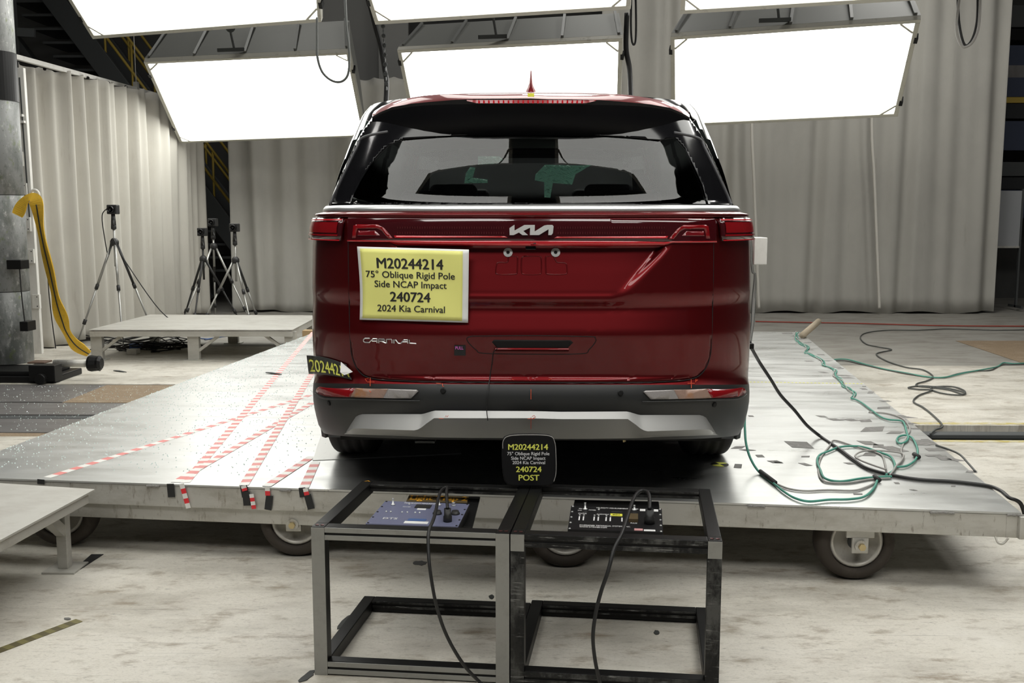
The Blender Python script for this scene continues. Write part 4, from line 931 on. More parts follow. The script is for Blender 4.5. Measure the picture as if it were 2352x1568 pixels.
# curled black decal on the left corner
dc = thing('corner_decal', 'torn black decal with yellow number curling off the left rear corner', 'sticker', srf(760, 850))
def dcl(u, v, d=0):
    px = lerp(lerp(713, 812, u), lerp(709, 800, u), v)+2*math.sin(u*5); py = lerp(lerp(858, 874, u), lerp(815, 836, u), v)-4*math.sin(u*3.1)
    s_ = srf(max(px, 722), py); return V(s_.x-(max(0, 722-px))*.0016, s_.y, ony(px, py, s_.y).z)+nrm(s_.x, s_.z)*(.006+d+max(0, 722-px)*.0005)
mb = MB(); mb.grid([[dcl(i/24, j/8) for i in range(25) if True] for j in range(9)]); o = mb.build('decal_film', M_decal, dc, smooth=True); s_ = o.modifiers.new('thickness', 'SOLIDIFY'); s_.thickness = .0008
text('decal_number', '20244214', (.04, 1.0, .14, .80), lambda u, v: dcl(u, v, .0025), M_decalY, dc, .03)
mb = MB(); f0 = srf(788, 829, .012); f1 = srf(815, 852, .012); f2 = srf(803, 858, .03); f3 = srf(796, 850, .035); mb.prism([f0, f1, f2, f3], V(0, -.0008, 0)); mb.build('curled_corner', M_paper, dc)
pt = thing('pull_tape', 'small black tape marked PULL beside the tailgate handle', 'tape', srf(1057, 805))
mb = MB(); mb.grid([[srf(lerp(1044, 1070, i/4), lerp(815, 791, j/4), .008) for i in range(5)] for j in range(5)]); mb.build('tape', M_gaff, pt, norm=False)
text('handwriting', 'PULL', (1047, 1065, 800.5, 793.5), lambda u, v: srf(u, v, .0095), M_pink, pt, .02)
cable('black_string', [srf(1143, 796, .022), srf(1134, 806, .02), srf(1131, 830, .012), srf(1126, 862, .013), srf(1121, 905, .014), srf(1119, 935, .02), srf(1122, 950, .042)], .0018, M_cblack, 'thin black cord hanging from the tailgate handle over the bumper', 'cord')
# white box and cable bundle on the right side
bx = thing('junction_box', 'small white junction box on the right flank of the minivan', 'box', ony(1742, 605, 4.9))
a = ony(1729, 545, 4.9); b = ony(1757, 607, 4.9); mb = MB(); mb.box((a.x, 4.86, b.z), (b.x, 5.0, a.z)); mb.build('enclosure', M_whitep, bx, bevel=.004)
mb = MB(); mb.box((.955, 4.9, (a.z+b.z)/2-.01), (a.x, 4.94, (a.z+b.z)/2+.02)); mb.build('mounting_arm', M_alu, bx)
for k in range(7):
    o_ = k*.8; cable('cable_bundle', [ony(px+o_*(.5 if py < 700 else .2), py, 4.8) for px, py in ((1718, 533), (1724, 560), (1725, 600), (1728, 625), (1733, 632), (1734, 600))][:5]+[ony(1729+o_*1.2, 680, 4.8), ony(1726+o_, 740, 4.75), ony(1722+o_*.4, 790, 4.7)], .0035, M_cgrey if k % 2 else M_cdark, 'thin cable of the bundle looping down the right flank of the minivan', group='cables on the minivan flank')
mb = MB(); a = ony(1723, 794, 4.65); mb.box(a-V(.03, .03, .012), a+V(.012, .03, .014)); mb.tube([a, a+V(-.02, .02, .05)], .012, 8); tag(mb.build('cable_clamp', M_black, bevel=.003), 'black cable clamp at the right rear corner of the minivan', 'clamp')
# ------------------------------------------------------------------ cables on deck and floor
def zc(pts, z): return [onz(x, y, z) for x, y in pts]
def air(pts, z0, z1, p_end=None): return [onz(x, y, lerp(z0, z1, i/(len(pts)-1))) for i, (x, y) in enumerate(pts)]
cz = T0+.009
p0 = ony(1724, 795, 4.65)
up = [(1735, 815), (1746, 834), (1771, 872), (1793, 907), (1825, 942), (1854, 977)]
land = [(1886, 1003), (1924, 1028), (1963, 1057), (1994, 1076), (2049, 1091), (2112, 1101), (2192, 1106), (2266, 1115), (2297, 1126), (2317, 1142)]
e0 = onz(1886, 1003, cz); ap = [ony(x, y, lerp(4.65, e0.y, (k+1)/7)) for k, (x, y) in enumerate(up)]
cable('power_cable', [p0]+ap+zc(land, cz)+[onz(2317, 1142, cz)+V(.05, -.01, -.03), onz(2317, 1142, cz)+V(.09, .0, -.16), onz(2317, 1142, cz)+V(.14, .05, -.335), onz(2317, 1142, cz)+V(.5, .3, -.338)], .0085, M_cblack, 'thick black cable from the minivan corner across the right deck', n=8)
gr = [(1745, 1085), (1780, 1112), (1800, 1128), (1825, 1143), (1858, 1151), (1905, 1147), (1950, 1146), (1985, 1140), (2006, 1122), (2016, 1100)]
ga = [ony(x, y, lerp(4.75, onz(1745, 1085, cz).y, k/5)) for k, (x, y) in enumerate(((1714, 935), (1711, 960), (1711, 985), (1714, 1020), (1725, 1055)))]
cable('sensor_cable', ga+zc(gr, cz), .0055, M_cgreen, 'green cable from the rear bumper curving along the front of the deck', n=8)
gz = T0+.006
cable('sensor_cable', zc([(1786, 1112), (1812, 1122), (1850, 1127), (1900, 1125), (1960, 1126), (1990, 1118), (2010, 1108)], gz), .0045, M_cgrey, 'grey cable running beside the green one along the deck front')
cable('sensor_cable', zc([(2048, 1094), (2020, 1095), (1980, 1098), (1930, 1105), (1895, 1098), (1884, 1078), (1877, 1060), (1882, 1045), (1905, 1035), (1930, 1026), (1965, 1024), (1990, 1028), (2020, 1038), (2045, 1048), (2055, 1065), (2052, 1080), (2035, 1090)], gz+.004), .0055, M_cgreen, 'green cable coiled in a big loop on the right deck')
cable('sensor_cable', zc([(2045, 1098), (2000, 1100), (1950, 1108), (1900, 1107), (1884, 1096), (1880, 1075), (1886, 1050), (1905, 1024), (1916, 1011), (1955, 1022), (2000, 1035), (2025, 1045), (2032, 1062), (2036, 1082)], gz), .0045, M_cgrey, 'grey cable coiled with the green loop on the right deck')
cable('sensor_cable', zc([(2035, 1078), (2000, 1066), (1975, 1056), (1964, 1047), (1975, 1038), (2000, 1034), (2040, 1036), (2074, 1042), (2070, 1058), (2058, 1070), (2052, 1080), (2044, 1090)], gz+.008), .0045, M_cgrey, 'grey cable forming the small inner loop on the right deck')
cable('sensor_cable', zc([(2054, 1072), (2080, 1070), (2098, 1060), (2106, 1048), (2107, 1030), (2100, 1012), (2092, 1003), (2078, 999), (2064, 1003), (2060, 1012), (2068, 1018), (2080, 1014), (2086, 1005), (2082, 990), (2078, 975), (2070, 966), (2040, 963), (2020, 955), (2000, 940), (1980, 925), (1965, 917), (1955, 915)], gz+.004), .0055, M_cgreen, 'green cable from the coil climbing along the deck edge')
cable('sensor_cable', zc([(2040, 1090), (2062, 1070), (2075, 1050), (2070, 1032), (2084, 1000), (2090, 985), (2078, 965), (2060, 955), (2030, 948), (1995, 946)], gz), .0045, M_cgrey, 'grey cable from the coil joining the green one at the deck edge')
tw = [(1958, 914), (1962, 903), (1950, 893), (1938, 885), (1932, 872), (1918, 862), (1918, 850), (1905, 842), (1892, 838), (1890, 828), (1875, 820), (1860, 812), (1850, 808), (1855, 798), (1840, 788), (1832, 780), (1828, 770), (1830, 762)]
for k, (m_, nm) in enumerate(((M_cgreen, 'green strand'), (M_cgrey, 'grey strand'), (M_cgreen, 'second green strand'))):
    cable('twisted_cable', [onz(x+4*math.sin(i*1.7+k*2.1), y+1.2*math.cos(i*2.3+k*2), gz+.002*k) for i, (x, y) in enumerate(tw)], .0042, m_, '%s of the twisted cable run receding along the deck edge' % nm, n=6)
cable('floor_cable', zc([(1895, 829), (1912, 826), (1945, 825), (1990, 837), (2030, 847), (2080, 856), (2130, 865), (2170, 866), (2220, 855), (2260, 848), (2290, 842), (2305, 833), (2330, 835), (2360, 833)], .012), .007, M_cgreen, 'green cable leaving the deck over the white floor to the right edge')
cable('floor_cable', zc([(1895, 831), (1940, 828), (1985, 838), (2040, 850), (2100, 861), (2160, 867), (2200, 858), (2235, 852), (2275, 850), (2300, 838), (2325, 837), (2360, 836)], .008), .006, M_cdark, 'grey-green cable following the green one over the white floor')
cable('floor_cable', zc([(2360, 757), (2280, 758), (2180, 755), (2110, 758), (2040, 758), (1990, 764), (1976, 775), (1990, 790), (2020, 797), (2048, 803), (2013, 812), (2035, 828), (2080, 843), (2120, 849), (2143, 864), (2130, 874), (2108, 880), (2106, 886), (2140, 890), (2180, 895), (2212, 905), (2215, 897), (2190, 888), (2150, 888), (2138, 893), (2160, 902), (2200, 907), (2217, 902), (2180, 892), (2120, 886), (2086, 890), (2110, 894), (2140, 896), (2110, 908), (2098, 922), (2120, 935), (2145, 955), (2165, 978), (2148, 987), (2137, 996)], .010), .007, M_cdark, 'dark cable winding over the white floor with a loose coil', n=5)
cable('floor_cable', zc([(2150, 1022), (2185, 1035), (2210, 1050), (2230, 1075), (2240, 1086)], T0+.006)[:1]+zc([(2180, 1032), (2205, 1044), (2225, 1065), (2240, 1082)], T0+.006), .005, M_cdark, 'short dark cable at the outer right edge of the deck')
cable('red_hose', zc([(1735, 738), (1830, 740), (1950, 742), (2060, 745), (2180, 748), (2360, 749)], .014), .010, M_cred, 'thin red hose lying along the curtain on the right', 'hose')
mb = MB(); a = onz(1843, 770, T0+.03); b = ony(1880, 738, a.y+.75); mb.tube([a, b], .032, 10); tag(mb.build('cardboard_tube', mat('cardboard', (.36, .30, .22), .8), smooth=True), 'brown tube wrapped in cable at the far right deck corner', 'tube')
for (px, py, h_, lab) in ((2014, 1098, .055, 'black tape wrapped cable joint on the coil front'), (2105, 1046, .05, 'black tape wrapped joint on the coil right side'), (1763, 1095, .05, 'black tape sleeve on the green cable')):
    a = onz(px, py, T0+.012); mb = MB()
    d_ = V(.0, .03, .0) if px != 1763 else (onz(1781, 1110, T0+.012)-onz(1747, 1084, T0+.012))*.5
    mb.tube([a-d_, a+d_], .011, 10); tag(mb.build('cable_joint', M_gaff, smooth=True), lab, 'cable joint')

# ================================================================== CARTS
ct = .507
A0, A1 = V(-.714, 3.138, 0), V(-.066, 3.080, 0); B0, B1 = V(-.062, 3.079, 0), V(.600, 3.015, 0); dep = V(.07, .575, 0)
bw = .044
def cart(p, q, dp, label, lm, fm, front_facing, letter):
    t = thing('instrument_cart', label, 'stand', p, 'welded instrument stands'); u = (q-p).normalized(); dv = dp.normalized()
    def K(a, b, z): return p+u*a+dv*b+V(0, 0, z)
    Lx = (q-p).length; Ly = dp.length
    for a in (0, Lx-bw):
        mb = MB(); mb.hexa([K(a, 0, 0), K(a+bw, 0, 0), K(a+bw, bw, 0), K(a, bw, 0), K(a, 0, ct), K(a+bw, 0, ct), K(a+bw, bw, ct), K(a, bw, ct)]); lg = mb.build('leg', M_black, t, bevel=.002)
        z0 = 0; z1 = ct-.002; zs = [(z0, z1, lm)] if lm is M_silver else [(z1-.055, z1, M_silver), (z0, z1-.056, M_scratch)]
        for k, (za, zb_, m_) in enumerate(zs):
            mb = MB(); mb.hexa([K(a-.0, -.003, za), K(a+bw, -.003, za), K(a+bw, -.0005, za), K(a, -.0005, za), K(a, -.003, zb_), K(a+bw, -.003, zb_), K(a+bw, -.0005, zb_), K(a, -.0005, zb_)]); mb.build('leg_facing', m_, lg)  # thin facing in its own material over the black leg front
    for z0, nm in ((ct-bw, 'top'), (.004, 'bottom')):
        z1 = z0+bw
        def bar(a0_, b0_, a1_, b1_, name, lift=0):
            mb = MB(); c = .018; g = .004
            mb.hexa([K(a0_, b0_, z0+lift), K(a1_, b0_, z0+lift), K(a1_, b1_, z0+lift), K(a0_, b1_, z0+lift), K(a0_, b0_, z1), K(a1_, b0_, z1), K(a1_, b1_, z1), K(a0_, b1_, z1)]); return mb.build(name, M_black, t, bevel=.0025)
        f = bar(bw, .002, Lx-bw, bw, nm+'_front_bar'); bar(bw, Ly-bw, Lx-bw, Ly, nm+'_rear_bar', .016 if nm == 'top' else 0); bar(0, bw+.0005, bw-.0005, Ly, nm+'_side_bar'); bar(Lx-bw+.0005, bw+.0005, Lx, Ly, nm+'_side_bar')
        for (za, zb_) in ((z0+.026, z1-.001), (z0+.001, z0+.018)):
            mb = MB(); mb.hexa([K(bw, -.002, za), K(Lx-bw, -.002, za), K(Lx-bw, .0015, za), K(bw, .0015, za), K(bw, -.002, zb_), K(Lx-bw, -.002, zb_), K(Lx-bw, .0015, zb_), K(bw, .0015, zb_)]); mb.build('bar_flange', fm, f, bevel=.001)
        mb = MB()
        for bb in (Ly-bw-.001,):
            for (za, zb_) in ((z1-.009, z1-.002), (z1-.027, z1-.018)): mb.hexa([K(bw, bb-.003, za), K(Lx-bw, bb-.003, za), K(Lx-bw, bb, za), K(bw, bb, za), K(bw, bb-.003, zb_), K(Lx-bw, bb-.003, zb_), K(Lx-bw, bb, zb_), K(bw, bb, zb_)])
        mb.build('slot_flange', M_scratch, t)
    mb = MB()
    for a in (.0, Lx-bw):
        for k in (0, 1): mb.lathe([(.006, 0), (.006, .0015), (.003, .0008)], K(a+.013+k*.018, .020, ct), (0, 0, 1), 14)
    mb.build('cap_screw', mat('dark_screw', (.12, .05, .05), .4, .7), t)
    return t, K
cA, KA = cart(A0, A1, dep, 'left open instrument stand with silver front bars before the platform', M_silver, M_silver, True, 'A')
cB, KB = cart(B0, B1, dep+V(0, .03, 0), 'right open instrument stand with scratched black front bars', M_scratch, M_scratch, False, 'B')
text('stand_letter', 'A', (.012, .036, .565, .578), lambda a, b: KA(a, b, ct+.001), M_orange, cA, .04)
# instruments
def ground(px, py, z): return onz(px, py, z)
def instr(q, z, mt, label, pq, pl_label, th=.05):
    """q: 4 px corners BL,BR,TR,TL of the panel top at height z"""
    t = thing('timing_box', label, 'instrument', onz(*q[0], z)-V(0, 0, th)); c = [onz(*k, z) for k in q]
    mb = MB(); mb.hexa([p-V(0, 0, th) for p in c]+[p-V(0, 0, .003) for p in c]); mb.build('case', M_boxblack, t)
    mb = MB(); mb.hexa([p-V(0, 0, .003) for p in c]+c); mb.build('face_panel', mt, t)
    def S(u, v, d=0): return c[0].lerp(c[1], u).lerp(c[3].lerp(c[2], u), v)+V(0, 0, d)
    return t, S
zi = .485
bxA, SA = instr([(840, 1202), (1052, 1209), (1078, 1157), (885, 1150)], zi, M_boxblue, 'blue-grey timing box with switches inside the left stand', None, None, .035)
bxB, SB = instr([(1304, 1215), (1523, 1222), (1520, 1168), (1312, 1161)], zi, M_boxblack, 'black timing box with white print inside the right stand', None, None, .035)
for (q_, lab) in (([(905, 1205), (1085, 1210), (1103, 1140), (942, 1136)], 'dark mounting plate under the blue-grey timing box'), ([(1302, 1225), (1523, 1232), (1513, 1151), (1320, 1147)], 'dark mounting plate under the black timing box')):
    mb = MB(); c_ = [onz(*k, zi-.037) for k in q_]; mb.hexa([p-V(0, 0, .008) for p in c_]+c_); tag(mb.build('mounting_plate', M_black, bevel=.002), lab, 'plate')
zl_ = zi-.036
c4 = [onz(933, 1152, zl_), onz(1073, 1155, zl_), onz(1077, 1141, zl_), onz(940, 1137, zl_)]
lt = thing('label_strip', 'brown label with orange words Light Trap 2 behind the blue box', 'label', c4[0]); mb = MB(); mb.hexa(c4+[p+V(0, 0, .002) for p in c4]); mb.build('strip', M_brownlab, lt)
text('label_text', 'Light Trap 2', (.04, .99, .22, .88), lambda u, v: c4[0].lerp(c4[1], u).lerp(c4[3].lerp(c4[2], u), v)+V(0, 0, .003), M_orange, lt, .05)
def sw(S, u, v, t, h=.022, r=.0035):
    p = S(u, v); mb = MB(); mb.lathe([(.008, 0), (.008, .004), (.004, .006), (r, .006), (r*.8, h), (r*1.1, h+.003)], p, (0, .1, 1), 12); mb.build('toggle_switch', M_chromed, t, smooth=True)
def leds(S, t, pts, m_):
    mb = MB()
    for u, v in pts: mb.lathe([(.0035, 0), (.0035, .003), (.002, .005)], S(u, v), (0, 0, 1), 10)
    mb.build('indicator_lamp', m_, t, smooth=True)
def rct(S, t, u0, v0, u1, v1, m_, nm, h=.001, h0=0): mb = MB(); q = [S(u0, v0, h0), S(u1, v0, h0), S(u1, v1, h0), S(u0, v1, h0)]; mb.hexa(q+[p+V(0, 0, h) for p in q]); return mb.build(nm, m_, t)
def conn(S, t, u, v, h=.012, r=.016): mb = MB(); mb.lathe([(r, 0), (r, h*.4), (r*.8, h*.5), (r*.8, h), (r*.65, h*.9)], S(u, v), (0, 0, 1), 20); mb.build('connector', M_tblack, t, smooth=True)
sw(SA, .13, .82, bxA); sw(SA, .66, .88, bxA, .016); sw(SA, .83, .88, bxA, .01, .006)
leds(SA, bxA, [(.12, .50), (.17, .50), (.30, .50), (.36, .50), (.45, .50), (.50, .50), (.315, .86), (.84, .22)], M_chromed)
rct(SA, bxA, .40, .72, .58, .86, M_tblack, 'display', .003); rct(SA, bxA, .44, .65, .54, .71, M_paper, 'sticker'); rct(SA, bxA, .40, .06, .66, .15, M_paper, 'sticker'); rct(SA, bxA, .42, .17, .62, .26, M_blueitem, 'blue_sticker')
conn(SA, bxA, .70, .50); conn(SA, bxA, .90, .52); conn(SA, bxA, .86, .20, .045, .015)
for s_, b_ in (('TRAP VELOCITY MEASUREMENT', (.24, .64, .905, .955)), ('POWER', (.26, .35, .74, .77)), ('DTS', (.14, .30, .20, .27))): text('panel_text', s_, b_, lambda u, v: SA(u, v, .0008), M_white, bxA, .01)
mb = MB()
for v in (.03, .27, .5, .73, .97):
    for u in (.02, .98): mb.lathe([(.004, 0), (.003, .002)], SA(u, v), (0, 0, 1), 10)
mb.build('panel_screw', M_black, bxA)
sw(SB, .16, .84, bxB); sw(SB, .70, .88, bxB, .016)
leds(SB, bxB, [(.31, .84)], M_chromed)
rct(SB, bxB, .44, .60, .57, .70, M_ytape, 'sticker'); rct(SB, bxB, .45, .73, .57, .80, M_tblack, 'display', .002); rct(SB, bxB, .76, .86, .96, .95, M_paper, 'sticker'); rct(SB, bxB, .70, .03, .79, .11, mat('pink_sticker', (.6, .3, .3), .6), 'sticker'); rct(SB, bxB, .80, .02, .92, .08, M_paper, 'sticker')
for s_, b_ in (('VELOCITY MEASUREMENT SYSTEM', (.28, .74, .91, .955)), ('POWER', (.20, .28, .80, .84)), ('ON', (.09, .125, .85, .89)), ('OFF', (.08, .125, .77, .81)), ('STATUS', (.09, .18, .64, .68)), ('ALIGNMENT', (.29, .43, .63, .67)), ('PULSE', (.66, .73, .30, .34)), ('DIVERSIFIED TECHNICAL SYSTEMS, INC.', (.12, .66, .145, .19)), ('WWW.DTSWEB.COM', (.12, .41, .08, .125)), ('BREAK', (.465, .545, .63, .665))):
    text('panel_text', s_, b_, lambda u, v: SB(u, v, .0008 if s_ != 'BREAK' else .0015), M_white if s_ != 'BREAK' else M_ink, bxB, .012)
for u in (.10, .145, .26, .305, .39, .435, .56): rct(SB, bxB, u, .38, u+.014, .54, M_white, 'vertical_legend', .0006)
for u in (.105, .15, .265, .31, .395, .44): rct(SB, bxB, u-.004, .565, u+.012, .59, M_chromed, 'indicator_lamp', .004)
rct(SB, bxB, .64, .36, .74, .60, M_brownlab, 'socket', .012); conn(SB, bxB, .86, .34, .05, .018)
mb = MB()
for v in (.03, .27, .5, .73, .97):
    for u in (.02, .98): mb.lathe([(.004, 0), (.003, .002)], SB(u, v), (0, 0, 1), 10)
mb.build('panel_screw', M_chromed, bxB)
pa = SA(.86, .20, .045)
cable('signal_cable', [pa, SA(.80, .55, .075), SA(.77, .8, .075), SA(.72, .6, .07), ony(998, 1185, 3.12), ony(985, 1220, 3.03), ony(984, 1260, 2.99), ony(988, 1310, 2.96), ony(1000, 1380, 2.95), ony(1018, 1440, 2.96), ony(1042, 1490, 2.97), ony(1072, 1535, 2.98), ony(1110, 1575, 3.0), onz(1150, 1625, .006), onz(1210, 1690, .006), onz(1260, 1800, .006)], .0055, M_cblack, 'black cable from the blue-grey box hanging over the left stand', n=8)
pb = SB(.86, .34, .05)
cable('signal_cable', [pb, SB(.85, .65, .08), SB(.76, .75, .08), SB(.68, .3, .08), ony(1430, 1220, 3.03), ony(1410, 1262, 2.97), ony(1397, 1310, 2.94), ony(1380, 1360, 2.93), ony(1368, 1410, 2.92), ony(1362, 1460, 2.91), ony(1366, 1510, 2.91), ony(1376, 1560, 2.91), ony(1386, 1600, 2.91), onz(1400, 1660, .007), onz(1440, 1740, .007), onz(1500, 1850, .007)], .0065, M_cblack, 'black cable from the black box hanging over the right stand', n=8)
# sign on the stand
YSg = 3.60
sg = thing('number_board', 'black padded board with yellow and white test lettering on the stand', 'sign', ony(1215, 1117, YSg))
OUT = [(1152, 1045), (1154, 1012), (1162, 1003), (1180, 999), (1215, 998), (1250, 999), (1266, 1003), (1275, 1015), (1278, 1045), (1277, 1085), (1273, 1105), (1264, 1114), (1240, 1117), (1190, 1117), (1168, 1114), (1159, 1105), (1154, 1085)]
pts = [p for p in catmull([V(x, y, 0) for x, y in OUT+[OUT[0]]], 4)][:-1]
mb = MB(); mb.prism([ony(p.x, p.y, YSg) for p in pts], (0, .03, 0)); mb.build('board', M_boxblack, sg, bevel=.006, seg=3)
def sgp(u, v, d=.001): return ony(u, v, YSg-d)
for s_, b_, m_, bo in (('M20244214', (1167, 1259, 1032.5, 1019.5), M_decalY, .035), ('75° Oblique Rigid Pole', (1165, 1262, 1045, 1037.5), M_white, .025), ('Side NCAP Impact', (1174, 1253, 1055.5, 1048), M_white, .025), ('2024 Kia Carnival', (1177, 1252, 1065.5, 1058), M_white, .025), ('240724', (1185, 1244, 1083.5, 1071), M_decalY, .035), ('POST', (1191, 1239, 1103, 1090), M_decalY, .035)):
    text('board_text', s_, b_, lambda u, v: sgp(u, v, .0015), m_, sg, bo)
mb = MB(); mb.tube([ony(p.x, p.y, YSg-.0) for p in catmull([V(x, y, 0) for x, y in ((1155, 1030), (1156, 1012), (1170, 1001), (1215, 998.5), (1262, 1001), (1274, 1015), (1277, 1045), (1277, 1085), (1272, 1106))], 6)], .0016, 5); mb.build('frayed_edge', M_cgrey, sg, smooth=True)
# ================================================================== NEAR TABLE (left)
nt = thing('steel_table', 'low grey steel table at the lower left edge before the platform', 'table', onz(165, 1305))
z_ = .345; c = [onz(218, 1123, z_), onz(0, 1109, z_), onz(-420, 1082, z_), onz(-600, 1420, z_)]
e1 = onz(218, 1123, z_); e2 = onz(0, 1240, z_); dirn = (e2-e1).normalized(); e3 = e1+dirn*1.35; bk_ = (onz(0, 1109, z_)-e1).normalized(); e4 = e1+bk_*1.3; e5 = e3+bk_*1.3
mb = MB(); mb.hexa([p-V(0, 0, .008) for p in (e3, e1, e4, e5)]+[e3, e1, e4, e5]); mb.build('tabletop', M_alu2, nt)
ins = bk_*.03
mb = MB(); mb.beam(e1-V(0, 0, .03)+ins+dirn*.04, e3-V(0, 0, .03)+ins, .04, .044); mb.beam(e1-V(0, 0, .03)+ins*2+dirn*.02, e4-V(0, 0, .03)+dirn*.02, .04, .044); mb.build('apron_rail', M_alu2, nt, bevel=.003)
for p in (e1+bk_*.13+dirn*.06, e3+bk_*.1-dirn*.1, e4-bk_*.1+dirn*.06, e5-bk_*.1-dirn*.1):
    mb = MB(); mb.box((p.x-.022, p.y-.022, .008), (p.x+.022, p.y+.022, z_-.03)); lg = mb.build('leg', M_alu2, nt, bevel=.002); mb = MB(); mb.box((p.x-.07, p.y-.07, 0), (p.x+.07, p.y+.07, .008)); mb.build('foot_plate', M_alu2, lg)
p = e1+bk_*.13+dirn*.06; p.z = 0; mb = MB(); mb.beam(p+V(0, -.015, .17), p+V(0, 0, .31)+dirn*.17, .04, .04); mb.build('corner_brace', M_alu2, nt)
mb = MB(); a = onz(190, 1308); mb.prism([onz(184, 1308, .001), onz(170, 1308, .001), onz(210, 1273, .001), onz(238, 1273, .001)], (0, 0, .002)); tag(mb.build('tape_piece', M_gaff), 'black tape strip on the floor beside the near table foot', 'tape')
# ================================================================== FAR STAGE
fs = thing('low_stage', 'low grey steel stage behind the platform near the tripods', 'stage', V(-3.6, 11, 0)); zz = .335
q = [onz(203, 757, zz), onz(672, 757, zz), onz(735, 724, zz), onz(345, 722, zz)]
mb = MB(); mb.hexa([p-V(0, 0, .008) for p in q]+q); mb.build('stage_top', M_alu2, fs)
mb = MB(); mb.beam(q[0]+V(.02, .03, -.045), q[1]+V(-.02, .03, -.045), .04, .06); mb.beam(q[3]+V(.02, -.03, -.045), q[2]+V(-.02, -.03, -.045), .04, .06); mb.beam(q[1]+V(-.03, 0, -.045), q[2]+V(-.03, 0, -.045), .04, .06); mb.beam(q[0]+V(.03, 0, -.045), q[3]+V(.03, 0, -.045), .04, .06); mb.build('apron_rail', M_alu2, fs)
for (u, v) in ((.02, .06), (.5, .06), (.98, .06), (.04, .95), (.5, .95), (.96, .95)):
    p = q[0].lerp(q[1], u).lerp(q[3].lerp(q[2], u), v); p.z = 0; mb = MB(); mb.box((p.x-.06, p.y-.03, .008), (p.x+.06, p.y+.03, zz-.03)); lg = mb.build('leg', M_alu2, fs); mb = MB(); mb.box((p.x-.1, p.y-.07, 0), (p.x+.1, p.y+.07, .008)); mb.build('foot_plate', M_alu2, lg)
    if v < .5: mb = MB(); sx = -1 if u > .9 else 1; mb.beam(p+V(sx*.05, 0, .1), p+V(sx*.3, 0, zz-.05), .04, .03); mb.build('leg_brace', M_alu2, lg)
mb = MB(); mb.box((-2.46, 10.62, .2), (-2.15, 10.74, .30)); mb.box((-2.46, 10.62, 0), (-2.40, 10.72, .2)); tag(mb.build('timber_block', mat('new_timber', (.45, .31, .16), .7)), 'pale timber block at the right end of the low stage', 'timber')
# clutter below and behind the stage
mb = MB()
rnd3 = random.Random(8)
for k in range(16):
    c = onz(rnd3.uniform(230, 400), rnd3.uniform(785, 812)); pts = [c+V(rnd3.uniform(-.4, .4), rnd3.uniform(-.15, .3), .01+rnd3.uniform(0, .10)*(i % 2)) for i in range(6)]
    mb.tube(catmull(pts, 5), .007, 5)
tag(mb.build('cable_tangle', M_cblack, smooth=True), 'tangle of black cables on the floor below the low stage', 'cables', kind='stuff')
for (px0, py0, px1, py1, Y, m_, lab) in ((296, 790, 320, 803, 11.5, M_blueitem, 'small blue plastic box below the low stage'), (290, 803, 313, 814, 11.1, M_whitep, 'small white box below the low stage')):
    b = onz(px0, py1); a = ony(px0, py0, b.y); d_ = ony(px1, py1, b.y); mb = MB(); mb.box((a.x, b.y, 0), (d_.x, b.y+.12, max(.03, a.z))); tag(mb.build('small_box', m_, bevel=.004), lab, 'box')
cable('floor_cable', zc([(440, 772), (470, 778), (500, 775), (470, 780), (520, 772), (600, 768)], .01), .007, M_blueitem, 'thin blue cable lying on the floor behind the low stage')

# ================================================================== POLE RIG (left)
pc = onz(20, 860); pcx, pcy = pc.x-.03, pc.y+.12
pl = thing('impact_pole', 'scuffed grey steel impact pole standing at the left edge', 'pole', V(pcx, pcy, 0)); Rp = .205
for (z0, z1) in ((.105, .80), (.804, 1.72), (1.724, 2.62), (2.624, 4.2)):
    MB().lathe([(Rp-.004, z0), (Rp, z0+.004), (Rp, z1-.004), (Rp-.004, z1)], V(pcx, pcy, 0), (0, 0, 1), 48).build('pole_section', M_pole, pl, smooth=True)
mb = MB(); mb.lathe([(Rp+.004, 2.6), (Rp+.004, 3.05)], V(pcx, pcy, 0), (0, 0, 1), 48); mb.build('collar', M_black, pl)
wr = thing('mounting_rail', 'white slotted rail with brackets running up beside the steel pole', 'rail', onz(92, 822))
b0 = onz(90, 822); b0 = V(b0.x, b0.y, .05); t0 = V(b0.x-.02, b0.y, 3.06); mb = MB()
mb.beam(b0, t0, .09, .05, up=(0, 1, 0)); mb.build('rail_profile', M_whitep, wr, bevel=.004)
mb = MB(); mb.beam(b0+V(.0, -.028, 1.4), t0+V(0, -.028, -.1), .012, .006, up=(0, 1, 0)); mb.build('slot', M_steelD, wr)
for (px, py) in ((47, 365), (56, 437), (64, 515), (72, 588), (85, 692)):
    p = ony(px, py, b0.y-.03); mb = MB(); mb.box(p-V(.045, .02, .075), p+V(.035, .02, .075)); o = mb.build('bracket', M_whitep, wr, bevel=.002)
    mb = MB(); [mb.lathe([(.006, 0), (.006, .002)], p+V(.012, -.021, dz), (0, -1, 0), 10) for dz in (-.05, .05)]; mb.build('screw_hole', M_black, o)
for (px, py) in ((38, 265), (42, 280)):
    p = ony(px, py, b0.y-.05); mb = MB(); mb.box(p-V(.12, .02, .012), p+V(.07, .02, .012)); mb.build('cross_bar', M_whitep, wr, bevel=.002)
mb = MB()
for (x0, y0, x1, y1) in ((18, 597, 52, 618), (48, 738, 68, 760)):
    a = ony(x0, y0, pcy-Rp-.03); b = ony(x1, y1, pcy-Rp-.03); mb = MB(); mb.box((a.x, pcy-Rp-.06, b.z), (b.x, pcy-Rp+.10, a.z)); mb.build('pole_clamp', M_black, pl, bevel=.004)
MB().tube(catmull([ony(45, 618, pcy-Rp-.02), ony(50, 680, pcy-Rp-.02), ony(57, 740, pcy-Rp-.02)], 5), .006, 6).build('wire', M_cblack, pl)
